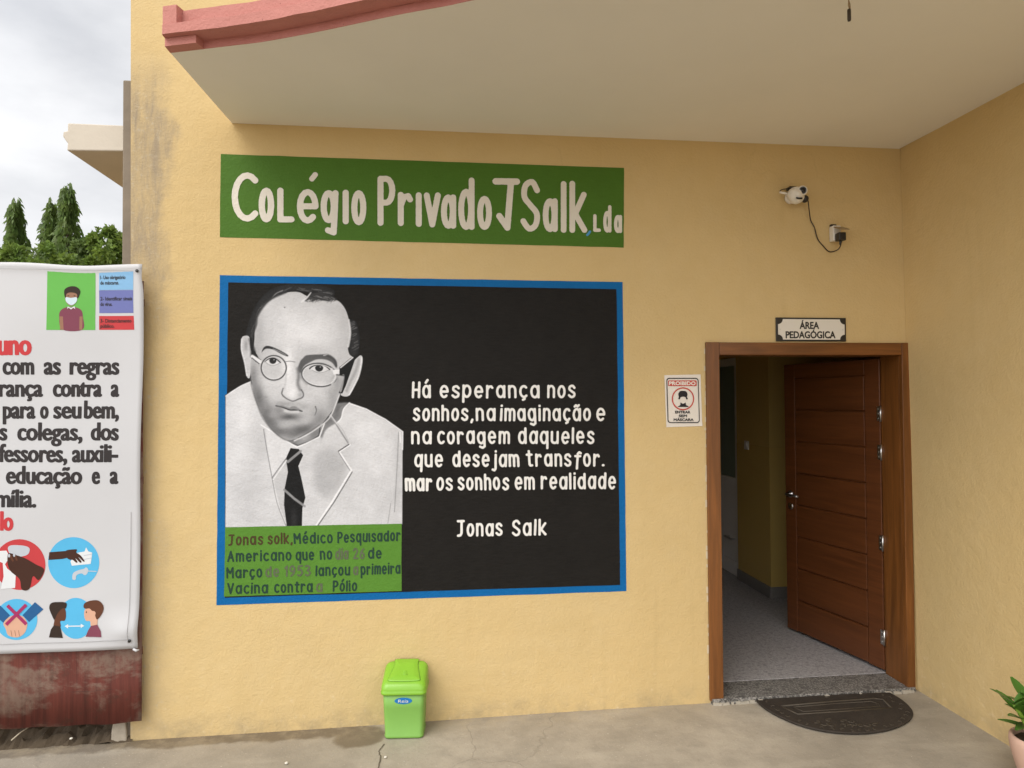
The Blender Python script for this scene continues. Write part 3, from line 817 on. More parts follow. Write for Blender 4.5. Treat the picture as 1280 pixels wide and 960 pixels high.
for zc in (0.205, 0.80, 1.375, 1.62):
    hb = bmesh.new()
    tube(hb, [(-0.008, 0.004, zc-0.05), (-0.008, 0.004, zc+0.05)], 0.0075, 10)
    box(hb, -0.004, 0.022, 0.0006, 0.0028, zc-0.046, zc+0.046)
    for dz in (-0.03, 0.0, 0.03): lathe(hb, [(0.004, 0.0028), (0.004, 0.0042), (0.0, 0.0043)], 8, Matrix.Translation((0.012, 0, zc+dz)) @ Matrix.Rotation(-math.pi/2, 4, 'X'))
    from_bm('hinge', hb, M_STEEL, door)

# ---- painted sign
M_SGREEN = paint('sign_green', (0.062, 0.150, 0.014), 0.10)
M_CREAMP = paint('sign_cream', (0.70, 0.655, 0.57), 0.04)
M_BLUEP = paint('mural_blue', (0.004, 0.115, 0.325), 0.10, 0.6, 0.12)
M_BLACKP = paint('mural_black', (0.0115, 0.0102, 0.0088), 0.4, 0.6, 0.12)
M_WHITEP = paint('mural_white', (0.76, 0.74, 0.70), 0.03)
M_CGREEN = paint('caption_green', (0.085, 0.215, 0.025), 0.08)
M_SKYBLUE = paint('comma_blue', (0.08, 0.30, 0.55), 0.05)
def sheet(name, px, y, mat, parent, n=22, rag=0.0018):
    """painted quad with a slightly wavering hand-cut edge"""
    c = [at(a, b, 0.0) for a, b in px]; P = []
    for k in range(4):
        a, b = c[k], c[(k+1) % 4]
        for i in range(n):
            t = i/n; p = a+(b-a)*t
            d = (b-a)/np.linalg.norm(b-a); nn = np.array([d[2], 0, -d[0]])
            p = p+nn*rag*noise.noise((p[0]*14+k*7, p[2]*14, y*900)); P.append(p)
    bm = bmesh.new(); f = bm.faces.new([bm.verts.new((p[0], y, p[2])) for p in P]); f.normal_update()
    if f.normal.y > 0: f.normal_flip()
    bmesh.ops.triangulate(bm, faces=[f])
    me = bpy.data.meshes.new(name); bm.to_mesh(me); bm.free()
    return link(name, me, mat, parent)
sign = sheet('painted_sign', [(276, 192.5), (780, 210), (779.5, 309.5), (275, 296.5)], -0.0015, M_SGREEN, bld)
tag(sign, 'long green painted name panel with cream brush lettering')
Z4 = lambda x: 260+x/4.741
Z5 = lambda x: 520+x/4.741
ZY = lambda y: 180+y/4.741
br = Brush(-0.003)
for ch, a, b, t, e, z in (('C', 142, 298, 170, 460, Z4), ('o', 302, 392, 260, 465, Z4), ('L', 412, 512, 260, 465, Z4), ('e', 528, 655, 268, 472, Z4), ('ı', 800, 833, 272, 476, Z4),
                          ('o', 850, 938, 275, 482, Z4), ('P', 1005, 1110, 190, 486, Z4), ('r', 1125, 1215, 285, 487, Z4), ('ı', 1232, 1266, 287, 492, Z4),
                          ('v', 46, 147, 288, 495, Z5), ('a', 148, 238, 300, 503, Z5), ('d', 250, 347, 200, 510, Z5), ('o', 362, 450, 308, 510, Z5),
                          ('S', 618, 735, 208, 520, Z5), ('a', 750, 840, 322, 523, Z5), ('l', 858, 891, 220, 527, Z5), ('k', 908, 1015, 218, 528, Z5)):
    br.fit(ch, z(a), z(b), ZY(t), ZY(e), 3.7)
br.add([(Z4(616), ZY(208)), (Z4(636), ZY(183))], 3.2)
br.add([(Z4(x), ZY(y)) for x, y in arc(716, 372, 30, 80, 0, 360, 20)], 3.7)
br.add([(Z4(x), ZY(y)) for x, y in ((756, 292), (752, 400), (745, 525), (712, 512))], 3.7)
br.add([(Z5(472), ZY(222)), (Z5(597), ZY(224))], 4.1)
br.add([(Z5(562), ZY(232)), (Z5(541), ZY(496)), (Z5(494), ZY(428))], 4.0)
for ch, a, b, t, e in (('L', 1049, 1096, 416, 522), ('d', 1108, 1158, 363, 526), ('a', 1172, 1221, 421, 529)): br.fit(ch, Z5(a), Z5(b), ZY(t), ZY(e), 2.2)
br.build('lettering', M_CREAMP, sign, 0.003)
b2 = Brush(-0.0032); b2.add([(Z5(1030), ZY(520)), (Z5(1022), ZY(532)), (Z5(1014), ZY(540))], 1.5); b2.build('comma', M_SKYBLUE, sign, 0.0022)

# ---- mural
mural = bpy.data.objects.new('mural', None); COL.objects.link(mural); mural.parent = bld
tag(mural, 'large wall mural of a man in glasses beside a white lettered quotation on black, blue border')
sheet('border', [(274.8, 344), (778.2, 352.5), (783, 739), (270.5, 756.5)], -0.0012, M_BLUEP, mural)
sheet('quote_panel', [(285.5, 353), (770.5, 361.5), (775, 731), (281, 747)], -0.0024, M_BLACKP, mural)
sheet('caption_panel', [(281.6, 659), (502, 654.5), (502, 738.5), (280.3, 745.5)], -0.0036, M_CGREEN, mural)
q = Brush(-0.0040)
QX = lambda x: 490+x/4.173
QY = lambda y: 460+y/4.173
def qw(t, a, b, y, y1=None, hw=1.5, cap=88/4.173): q.word(t, QX(a), QX(b), QY(y), cap, hw, None if y1 is None else QY(y1))
for t, a, b, y in (('Há', 103, 203, 158), ('esperança', 247, 770, 158), ('nos', 808, 957, 158), ('sonhos,', 108, 425, 278), ('na', 437, 540, 278), ('imaginação', 562, 1037, 278), ('e', 1063, 1112, 277),
                   ('na', 100, 207, 398), ('coragem', 235, 615, 398), ('daqueles', 657, 1055, 397), ('que', 115, 267, 518), ('desejam', 315, 665, 517), ('transfor.', 700, 1108, 515),
                   ('os', 230, 318, 640), ('sonhos', 342, 610, 638), ('em', 638, 745, 635), ('realidade', 775, 1168, 633)): qw(t, a, b, y)
qw('mar', 68, 210, 643, None, 1.7)
tag(q.build('quote_lettering', M_WHITEP, mural, 0.0026), 'white brush lettered quotation in five lines')
q = Brush(-0.0040); qw('Jonas', 337, 577, 880, 876); qw('Salk', 625, 806, 877, 873)
tag(q.build('signature_lettering', M_WHITEP, mural, 0.0026), 'white brush lettered name below the quotation')
CX = lambda x: 260+x/4.923
CY = lambda y: 640+y/4.923
def caption(words, mat):
    b = Brush(-0.0048)
    for t, x0, x1, y, y1 in words: b.word(t, CX(x0), CX(x1), CY(y), 70/4.923, 1.05, CY(y1))
    o = b.build('caption_lettering', mat, mural, 0.0022); return o
caption([('Jonas', 125, 340, 207, 200), ('solk,', 368, 522, 199, 195)], paint('caption_brown', (0.060, 0.040, 0.014), 0.1))
caption([('Médıco', 530, 768, 197, 192), ('Pesquısador', 797, 1185, 191, 178), ('Americano', 120, 515, 307, 299), ('que', 540, 655, 298, 296), ('no', 690, 765, 294, 292), ('de', 985, 1070, 288, 286),
         ('Março', 115, 335, 408, 402), ('lançou', 662, 875, 394, 390), ('primeira', 940, 1185, 387, 380), ('Vacina', 120, 370, 505, 500), ('contra', 408, 645, 497, 493), ('Pólio', 768, 918, 490, 487)],
        paint('caption_dark', (0.016, 0.047, 0.030), 0.1))
caption([('dia', 783, 865, 293, 291), ('26', 893, 965, 290, 288), ('de', 355, 440, 402, 399), ('1953', 470, 635, 398, 394), ('a', 893, 925, 388, 387), ('a', 665, 705, 493, 492)],
        paint('caption_faded', (0.098, 0.118, 0.066), 0.1))

# ---- the painted portrait: tones laid brush by brush on a fine sheet
class Painter:
    def __init__(s, px0, px1, py0, py1, cell):
        a = at(px0, py0); b = at(px1, py1)
        s.x0, s.z1 = a[0], a[2]; s.cell = cell
        s.nx = int((b[0]-a[0])/cell)+1; s.nz = int((a[2]-b[2])/cell)+1
        gx = s.x0+np.arange(s.nx)*cell; gz = s.z1-np.arange(s.nz)*cell
        X, Z = np.meshgrid(gx, gz); s.X, s.Z = X, Z
        P = project(np.stack([X, 0*X, Z], -1)); s.U, s.V = P[..., 0], P[..., 1]
        s.g = np.full(X.shape, 0.026); s.a = np.zeros(X.shape)
        s.tex = rng.normal(0, 1, X.shape)
    def win(s, P, m):
        P = np.array(P); lo = P.min(0)-m; hi = P.max(0)+m
        return np.nonzero((s.U >= lo[0]) & (s.U <= hi[0]) & (s.V >= lo[1]) & (s.V <= hi[1]))
    def lay(s, w, al, tone, solid=True):
        s.g[w] = s.g[w]*(1-al)+tone*al
        if solid: s.a[w] = np.maximum(s.a[w], al)
    def fill(s, pts, tone, fe=0.35, op=1.0, sm=True):
        P = catmull(pts, True, 6) if sm else pts
        w = s.win(P, fe+2); d = poly_sd(s.U[w], s.V[w], np.array(P))
        t = np.clip(0.5-d/(2*fe), 0, 1); s.lay(w, op*t*t*(3-2*t), tone)
    def stroke(s, pts, hw, tone, fe=0.35, op=1.0, sm=True, hw1=None):
        P = catmull(pts, False, 6) if sm and len(pts) > 2 else pts
        w = s.win(P, hw+fe+2); d = np.full(len(w[0]), 1e9); u, v = s.U[w], s.V[w]
        n = len(P)-1
        for i in range(n):
            (ax, ay), (bx, by) = P[i], P[i+1]; dx, dy = bx-ax, by-ay; L = dx*dx+dy*dy+1e-12
            t = np.clip(((u-ax)*dx+(v-ay)*dy)/L, 0, 1)
            h = hw if hw1 is None else hw+(hw1-hw)*(i+t)/n
            d = np.minimum(d, np.hypot(u-ax-t*dx, v-ay-t*dy)-h)
        t = np.clip(0.5-d/(2*fe), 0, 1); s.lay(w, op*t*t*(3-2*t), tone)
    def ring(s, cx, cy, rx, ry, hw, tone, rot=0.0, **k):
        c, s_ = math.cos(rot), math.sin(rot)
        s.stroke([(cx+rx*math.cos(a)*c-ry*math.sin(a)*s_, cy+rx*math.cos(a)*s_+ry*math.sin(a)*c) for a in np.linspace(0, 2*math.pi, 40)], hw, tone, sm=False, **k)
    def blob(s, cx, cy, rx, ry, tone, op=0.6, rot=0.0, clip=None):
        u = s.U-cx; v = s.V-cy; c, s_ = math.cos(rot), math.sin(rot)
        r2 = ((u*c+v*s_)/rx)**2+((-u*s_+v*c)/ry)**2
        w = np.nonzero(r2 < 6); al = op*np.exp(-r2[w])
        if clip is not None: al = al*clip[w]
        s.lay(w, al, tone, False)
    def mask(s, pts, fe=0.4):
        P = np.array(catmull(pts, True, 6)); d = poly_sd(s.U.ravel(), s.V.ravel(), P).reshape(s.U.shape)
        return np.clip(0.5-d/(2*fe), 0, 1)
    def build(s, name, y, mat, parent):
        # brush grain
        g = s.tex
        for _ in range(3): g = (g+np.roll(g, 1, 1)+np.roll(g, -1, 1)+np.roll(g, 1, 0)*0.5)/3.5
        st_ = rng.normal(0, 1, s.X.shape)
        for k_ in range(14): st_ = 0.5*st_+0.25*(np.roll(st_, (1, 3), (0, 1))+np.roll(st_, (-1, -3), (0, 1)))
        st_ = st_/st_.std()
        pa = rng.normal(0, 1, s.X.shape)
        for k_ in range(40): pa = (pa+np.roll(pa, 2, 0)+np.roll(pa, -2, 0)+np.roll(pa, 2, 1)+np.roll(pa, -2, 1))/5
        pa = pa/pa.std()
        tone = np.clip(1.02*np.power(s.g, 1.22)*(1+0.06*g+0.035*st_+0.045*pa)+0.003*g, 0.006, 0.80)
        idx = np.arange(s.nx*s.nz).reshape(s.nz, s.nx); on = s.a > 0.02
        keep = on[:-1, :-1] | on[1:, :-1] | on[:-1, 1:] | on[1:, 1:]
        fa = np.stack([idx[1:, :-1][keep], idx[1:, 1:][keep], idx[:-1, 1:][keep], idx[:-1, :-1][keep]], 1)
        used = np.unique(fa); remap = np.full(s.nx*s.nz, -1); remap[used] = np.arange(len(used))
        V = np.stack([s.X.ravel()[used], np.full(len(used), y), s.Z.ravel()[used]], 1)
        me = bpy.data.meshes.new(name); me.from_pydata(V.tolist(), [], remap[fa].tolist()); me.update()
        at_ = me.color_attributes.new('tone', 'FLOAT_COLOR', 'POINT')
        t = tone.ravel()[used]
        C = np.stack([t, t*0.995, t*1.01, np.ones_like(t)], 1)
        at_.data.foreach_set('color', C.ravel().astype(np.float32))
        return link(name, me, mat, parent)
A6 = lambda pts: [(270+x/3.0, 340+y/3.0) for x, y in pts]
A4 = lambda pts: [(270+x/5.333, 500+y/5.333) for x, y in pts]
A3 = lambda pts: [(290+x/6.4, 420+y/6.4) for x, y in pts]
pt = Painter(281.5, 505, 354, 659, 0.0024)
# hair behind
def hair(p0, p1, n, spread, tone0, tone1, L, dirn):
    for k in range(n):
        t = random.random(); x = p0[0]+(p1[0]-p0[0])*t+random.uniform(-spread, spread); y = p0[1]+(p1[1]-p0[1])*t+random.uniform(-spread, spread)
        dx, dy = dirn; pt.stroke(A6([(x, y), (x+dx*L*0.5+random.uniform(-2, 2), y+dy*L*0.5), (x+dx*L, y+dy*L+random.uniform(-3, 3))]), 0.4, random.uniform(tone0, tone1), 0.5, 0.8)
pt.stroke(A6([(128, 300), (125, 255), (140, 190), (160, 140), (200, 90), (250, 66), (300, 60), (350, 62), (400, 66), (430, 80)]), 3.4, 0.038, 2.0, 0.9)
hair((130, 250), (165, 140), 14, 7, 0.05, 0.16, 26, (0.35, -0.9)); hair((165, 140), (260, 66), 16, 6, 0.05, 0.22, 26, (0.8, -0.5)); hair((300, 62), (430, 76), 18, 6, 0.04, 0.2, 24, (0.95, 0.2))
pt.stroke(A6([(510, 200), (520, 250), (515, 300)]), 4.5, 0.045, 2.5, 0.9)
hair((506, 190), (515, 300), 26, 7, 0.04, 0.17, 18, (0.8, -0.35))
# ears
pt.fill(A6([(97, 250), (108, 240), (124, 243), (134, 270), (133, 330), (128, 393), (116, 390), (108, 340), (96, 296)]), 0.56)
pt.blob(*A6([(113, 275)])[0], 3, 8, 0.30, 0.8); pt.stroke(A6([(122, 250), (128, 280), (130, 320)]), 0.8, 0.22, 0.8, 0.7)
pt.stroke(A6([(97, 252), (96, 290), (108, 340), (116, 388)]), 0.7, 0.72, 0.6, 0.8)
pt.fill(A6([(526, 325), (543, 313), (550, 330), (540, 385), (522, 425), (498, 464), (468, 460), (478, 428), (494, 380), (508, 345)]), 0.58)
pt.stroke(A6([(536, 330), (525, 370), (505, 410), (490, 445)]), 1.8, 0.36, 1.6, 0.7); pt.stroke(A6([(546, 320), (544, 350), (530, 400), (500, 460)]), 0.8, 0.75, 0.6, 0.8)
# suit
suit = A6([(37, 465), (60, 447), (90, 430), (130, 412), (160, 470), (200, 560), (270, 625), (340, 620), (420, 560), (470, 505), (502, 492), (545, 508), (600, 535), (650, 565), (700, 602), (699, 700), (698, 945), (36, 957), (37, 800)])
pt.fill([suit[0]] + suit[1:], 0.62, 0.4, 1.0, False)
sm_ = pt.mask(suit)
for cx, cy, rx, ry, tn, op in ((95, 520, 45, 70, 0.72, 0.8), (80, 700, 40, 110, 0.68, 0.7), (120, 830, 55, 90, 0.52, 0.6), (170, 640, 30, 70, 0.50, 0.6), (560, 590, 60, 60, 0.72, 0.8), (600, 720, 60, 90, 0.66, 0.7), (640, 860, 50, 80, 0.54, 0.6),
                               (420, 760, 55, 80, 0.45, 0.7), (480, 870, 50, 60, 0.60, 0.6), (350, 880, 30, 60, 0.6, 0.6), (680, 760, 14, 160, 0.50, 0.6), (150, 930, 90, 22, 0.55, 0.5), (480, 660, 40, 40, 0.56, 0.6)):
    c = A6([(cx, cy)])[0]; pt.blob(c[0], c[1], rx/3, ry/3, tn, op, clip=sm_)
pt.stroke(A6([(37, 465), (90, 430), (130, 412)]), 0.6, 0.74, 0.5, 0.9); pt.stroke(A4([(890, 22), (1000, 60), (1130, 130), (1245, 212), (1243, 330)]), 0.7, 0.80, 0.5, 0.95, False)
# neck shade and collar
pt.fill(A4([(790, 30), (890, 20), (852, 60), (836, 120), (808, 150), (745, 188), (718, 230), (700, 292), (690, 215), (720, 150), (760, 100)]), 0.24, 1.4, 0.95)
pt.stroke(A4([(812, 40), (800, 110), (740, 150)]), 2.2, 0.16, 2.0, 0.5)
pt.stroke(A4([(757, 105), (800, 160), (880, 285)]), 0.9, 0.30, 0.7, 0.9, False); pt.stroke(A4([(764, 100), (806, 158)]), 0.8, 0.62, 0.6, 0.8, False)
pt.stroke(A4([(890, 20), (852, 60), (836, 120), (808, 152)]), 0.8, 0.78, 0.6, 0.9)
pt.stroke(A4([(808, 152), (850, 205), (885, 280)]), 0.5, 0.42, 0.5, 0.6, False)
pt.fill(A4([(330, 190), (460, 262), (540, 315), (500, 330), (470, 400), (375, 520), (345, 360)]), 0.66, 0.8, 0.9, False)
pt.fill(A4([(375, 520), (470, 395), (485, 480), (458, 620), (470, 835), (440, 760)]), 0.54, 0.9, 0.9, False)
pt.fill(A4([(556, 325), (690, 245), (730, 330), (690, 480), (610, 560), (570, 480), (585, 365)]), 0.60, 2.0, 0.8)
pt.fill(A4([(680, 350), (800, 330), (870, 470), (760, 640), (680, 600), (650, 470)]), 0.46, 7.0, 0.8)
# tie
pt.fill(A4([(498, 320), (552, 326), (582, 368), (550, 440), (570, 520), (597, 650), (577, 720), (574, 838), (472, 840), (454, 700), (458, 590), (480, 480), (466, 390)]), 0.017, 0.35, 1.0, False)
pt.blob(*A4([(520, 800)])[0], 4, 14, 0.05, 0.7); pt.stroke(A4([(480, 412), (566, 340)]), 1.5, 0.33, 0.5, 0.9, False); pt.stroke(A4([(456, 598), (520, 655), (592, 708)]), 1.4, 0.33, 0.5, 0.9, False)
# lapels and seams
pt.stroke(A4([(318, 195), (340, 330), (375, 520), (410, 690), (468, 838)]), 0.55, 0.22, 0.5, 0.8); pt.stroke(A4([(375, 518), (420, 455), (468, 390)]), 0.7, 0.22, 0.5, 0.85, False); pt.stroke(A4([(382, 530), (472, 402)]), 0.7, 0.76, 0.6, 0.8, False)
pt.stroke(A4([(385, 540), (415, 690), (466, 820)]), 0.7, 0.72, 0.8, 0.5)
pt.stroke(A4([(892, 298), (822, 344), (903, 468), (780, 670), (668, 836)]), 1.1, 0.80, 0.6, 0.95, False); pt.stroke(A4([(886, 296), (817, 341)]), 0.75, 0.10, 0.5, 0.95, False)
pt.stroke(A4([(817, 348), (893, 468)]), 0.5, 0.20, 0.5, 0.8, False); pt.stroke(A4([(908, 480), (788, 680), (680, 836)]), 0.75, 0.17, 0.5, 0.9, False)
pt.stroke(A4([(1218, 215), (1210, 400), (1190, 745)]), 0.55, 0.26, 0.6, 0.7, False); pt.stroke(A4([(1165, 690), (1146, 822)]), 0.5, 0.30, 0.6, 0.7, False); pt.stroke(A4([(1226, 215), (1230, 280)]), 0.9, 0.8, 0.8, 0.8, False)
# shaded throat under the chin
pt.fill(A4([(462, 262), (540, 262), (620, 220), (697, 165), (688, 235), (640, 268), (545, 302)]), 0.25, 0.6, 1.0, False); pt.blob(*A4([(590, 255)])[0], 9, 5, 0.42, 0.8, -0.5)
pt.stroke(A4([(697, 168), (688, 236), (640, 270), (548, 304), (500, 285), (462, 262)]), 0.8, 0.05, 0.7, 0.9, False)
pt.stroke(A4([(300, 165), (380, 215), (460, 266), (540, 314), (600, 290), (690, 246), (722, 160)]), 0.75, 0.80, 0.7, 0.9, False)
# head
face = A6([(147, 215), (156, 165), (180, 128), (215, 98), (265, 78), (310, 76), (345, 92), (400, 104), (452, 106), (482, 135), (498, 180), (503, 230), (495, 280), (500, 308), (512, 322), (488, 342), (468, 362), (466, 384), (480, 390), (472, 430), (460, 470), (440, 512), (405, 560), (385, 580), (335, 607), (275, 632), (230, 612), (190, 566), (152, 490), (136, 420), (130, 350), (140, 300), (145, 255)])
pt.fill(face, 0.56, 0.4, 1.0)
fm = pt.mask(face)
for cx, cy, rx, ry, tn, op in ((300, 170, 110, 60, 0.70, 0.8), (330, 230, 120, 50, 0.76, 0.8), (220, 200, 60, 60, 0.58, 0.5), (165, 220, 22, 70, 0.40, 0.7), (152, 300, 20, 50, 0.40, 0.6), (478, 220, 22, 70, 0.50, 0.6), (140, 400, 18, 60, 0.25, 0.9), (165, 470, 24, 60, 0.22, 0.9),
                               (195, 540, 32, 55, 0.18, 0.9), (240, 595, 42, 28, 0.17, 0.9), (320, 590, 52, 22, 0.17, 0.9), (390, 545, 36, 42, 0.25, 0.8), (435, 480, 26, 50, 0.28, 0.8), (455, 420, 18, 40, 0.30, 0.7), (210, 440, 40, 40, 0.62, 0.7), (380, 470, 50, 40, 0.62, 0.6), (280, 440, 28, 46, 0.70, 0.8),
                               (270, 350, 22, 70, 0.80, 0.9), (275, 545, 60, 20, 0.34, 0.7), (235, 520, 20, 18, 0.30, 0.6), (262, 575, 26, 14, 0.46, 0.8), (330, 505, 22, 12, 0.34, 0.6), (210, 410, 40, 22, 0.62, 0.6), (390, 420, 44, 20, 0.64, 0.6), (240, 495, 16, 10, 0.36, 0.5), (188, 490, 10, 22, 0.33, 0.6)):
    c = A6([(cx, cy)])[0]; pt.blob(c[0], c[1], rx/3, ry/3, tn, op, clip=fm)
# hairline
pt.fill(A6([(332, 108), (352, 84), (385, 78), (420, 84), (452, 104), (430, 112), (400, 108), (365, 112)]), 0.06, 1.0, 0.95)
hair((350, 106), (446, 110), 22, 4, 0.25, 0.55, 12, (-0.6, 0.45)); hair((360, 90), (440, 98), 14, 5, 0.12, 0.3, 16, (0.9, 0.25))
pt.stroke(A6([(322, 112), (340, 98), (356, 78)]), 1.3, 0.72, 0.8, 0.9, hw1=0.5); pt.stroke(A6([(205, 106), (225, 82), (250, 70)]), 0.7, 0.28, 0.7, 0.8)
pt.stroke(A6([(146, 300), (134, 250), (150, 200), (158, 160), (200, 106), (262, 76)]), 1.6, 0.06, 1.3, 0.85); pt.stroke(A6([(140, 305), (146, 315), (155, 330)]), 3.0, 0.03, 0.8, 0.9)
pt.fill(A6([(126, 240), (138, 260), (142, 290), (158, 318), (140, 318), (130, 290)]), 0.025, 0.6, 1.0)
pt.stroke(A6([(498, 180), (504, 230), (496, 280)]), 1.0, 0.72, 0.8, 0.8); pt.blob(*A6([(258, 133)])[0], 0.9, 0.7, 0.1, 1.0)
# dark gap between temple and ear
pt.fill(A6([(507, 321), (523, 324), (514, 350), (500, 390), (488, 425), (474, 456), (460, 454), (480, 392), (463, 386), (463, 357)]), 0.018, 0.4, 1.0, False)
pt.stroke(A6([(513, 321), (490, 340), (468, 358)]), 0.8, 0.70, 0.5, 0.9, False)
pt.fill(A6([(470, 390), (482, 391), (470, 450), (458, 430)]), 0.42, 0.8, 0.8)
# brows
pt.fill(A3([(238, 132), (250, 98), (272, 80), (300, 80), (345, 95), (400, 122), (448, 152), (442, 164), (390, 142), (335, 112), (290, 102), (262, 108)]), 0.05, 0.6, 1.0)
pt.stroke(A3([(330, 105), (380, 125), (430, 152)]), 0.7, 0.30, 0.6, 0.8)
pt.fill(A3([(528, 262), (545, 205), (565, 180), (600, 154), (700, 148), (770, 146), (820, 176), (842, 215), (836, 256), (800, 214), (750, 190), (680, 188), (620, 214), (575, 244), (548, 300)]), 0.115, 1.0, 0.95)
pt.stroke(A3([(600, 165), (690, 158), (730, 160)]), 1.2, 0.13, 1.2, 0.8); pt.stroke(A3([(735, 155), (760, 150)]), 0.8, 0.5, 0.6, 0.8); pt.stroke(A3([(760, 158), (815, 190), (835, 240)]), 1.0, 0.09, 0.9, 0.9)
# eyes
for (lid, low, ic, ir) in (([(262, 205), (285, 188), (320, 176), (350, 182), (388, 212)], [(272, 212), (300, 230), (335, 236), (382, 218)], (328, 196), 29), ([(622, 262), (650, 240), (700, 230), (745, 238), (782, 268)], [(640, 272), (680, 290), (725, 292), (775, 272)], (698, 254), 33)):
    pt.fill(A3(lid+low[::-1]), 0.68, 0.5, 0.9)
    pt.fill(A3([(ic[0]+ir*math.cos(a), ic[1]+ir*(0.95 if math.sin(a) > 0 else 0.62)*math.sin(a)) for a in np.linspace(0, 2*math.pi, 14)[:-1]]), 0.035, 0.5, 1.0)
    pt.blob(*A3([(ic[0]+9, ic[1]-6)])[0], 0.7, 0.7, 0.5, 0.9)
    pt.stroke(A3(lid), 0.8, 0.04, 0.45, 1.0); pt.stroke(A3(low), 0.35, 0.26, 0.5, 0.8)
    pt.stroke(A3([(x, y-16) for x, y in lid]), 0.4, 0.36, 0.6, 0.7)
# spectacles
pt.ring(*A3([(335, 255)])[0], 100/6.4, 98/6.4, 0.95, 0.12, fe=0.5); pt.ring(*A3([(335, 255)])[0], 91/6.4, 89/6.4, 0.4, 0.72, fe=0.5, op=0.7)
pt.ring(*A3([(698, 312)])[0], 140/6.4, 92/6.4, 0.95, 0.12, 0.12, fe=0.5); pt.ring(*A3([(698, 312)])[0], 131/6.4, 83/6.4, 0.45, 0.76, 0.12, fe=0.5, op=0.8)
pt.stroke(A3([(798, 265), (832, 320), (800, 380)]), 1.6, 0.66, 0.8, 0.7)
pt.stroke(A3([(430, 206), (465, 202), (505, 208)]), 0.45, 0.18, 0.5, 0.85)
pt.stroke(A3([(165, 165), (225, 205)]), 2.2, 0.70, 0.6, 1.0, False); pt.stroke(A3([(160, 175), (218, 222)]), 0.6, 0.06, 0.5, 0.95, False); pt.stroke(A3([(172, 152), (232, 190)]), 0.5, 0.10, 0.5, 0.8, False)
pt.fill(A3([(808, 272), (860, 268), (858, 304), (812, 308)]), 0.76, 0.4, 1.0, False); pt.stroke(A3([(835, 310), (895, 318)]), 0.6, 0.05, 0.5, 0.9, False)
# nose
pt.stroke(A3([(528, 262), (535, 320), (528, 380), (545, 430)]), 2.0, 0.19, 2.2, 0.8); pt.stroke(A3([(545, 300), (560, 340), (600, 385)]), 1.2, 0.34, 1.6, 0.7)
pt.stroke(A3([(410, 420), (400, 462), (425, 492), (460, 512), (490, 521), (530, 506), (565, 490), (572, 462), (556, 432)]), 0.85, 0.10, 0.7, 0.9); pt.blob(*A3([(545, 470)])[0], 3.2, 3.8, 0.36, 0.7); pt.blob(*A3([(475, 450)])[0], 7, 7, 0.74, 0.8)
pt.stroke(A3([(435, 300), (428, 380), (412, 430)]), 0.9, 0.46, 1.6, 0.6)
# mouth
pt.blob(*A3([(450, 545)])[0], 14, 4.5, 0.34, 0.7); pt.fill(A3([(352, 560), (400, 556), (455, 572), (485, 562), (515, 566), (560, 598), (520, 600), (470, 594), (420, 580)]), 0.27, 0.9, 0.95)
pt.stroke(A3([(352, 558), (410, 572), (462, 592), (500, 592), (562, 602)]), 0.75, 0.035, 0.5, 0.95); pt.stroke(A3([(425, 598), (470, 610), (530, 606)]), 1.5, 0.68, 1.0, 0.9)
pt.blob(*A3([(455, 650)])[0], 13, 5, 0.12, 0.95); pt.blob(*A3([(372, 600)])[0], 5, 7, 0.28, 0.8, 0.5); pt.blob(*A3([(400, 710)])[0], 8, 5, 0.48, 0.8); pt.blob(*A3([(460, 770)])[0], 12, 6, 0.22, 0.7)
pt.blob(*A3([(480, 690)])[0], 8, 4, 0.46, 0.6)
pt.stroke(A3([(668, 565), (676, 595), (664, 632)]), 0.8, 0.08, 0.8, 0.8, hw1=0.3); pt.stroke(A3([(275, 490), (258, 525), (268, 570)]), 1.4, 0.36, 1.6, 0.6); pt.blob(*A3([(240, 540)])[0], 5, 10, 0.36, 0.6)
# jaw edge
pt.blob(*A3([(215, 500)])[0], 6, 18, 0.16, 0.7, -0.25, clip=fm); pt.blob(*A3([(300, 680)])[0], 9, 16, 0.15, 0.75, -0.6, clip=fm); pt.blob(*A3([(560, 760)])[0], 20, 5, 0.15, 0.75, -0.5, clip=fm); pt.blob(*A3([(330, 630)])[0], 7, 6, 0.40, 0.6, clip=fm)
pt.stroke(A3([(152, 330), (160, 410), (200, 540), (250, 660), (330, 760), (430, 832), (510, 826), (620, 765), (700, 712)]), 0.8, 0.17, 1.2, 0.75); pt.stroke(A3([(500, 838), (600, 790), (710, 718), (790, 640), (860, 470)]), 0.7, 0.72, 0.8, 0.85)
M_PORT = NT('portrait_paint')
_a = M_PORT.n.new('ShaderNodeAttribute'); _a.attribute_name = 'tone'
M_PORT.color(M_PORT.mix(0.0, _a.outputs['Color'], (0, 0, 0))); plaster_bump(M_PORT, 0.8); M_PORT = M_PORT.set(0.6, spec=0.2)
tag(pt.build('portrait', -0.0030, M_PORT, mural), 'grey painted portrait of a balding man with round glasses, suit and dark tie')

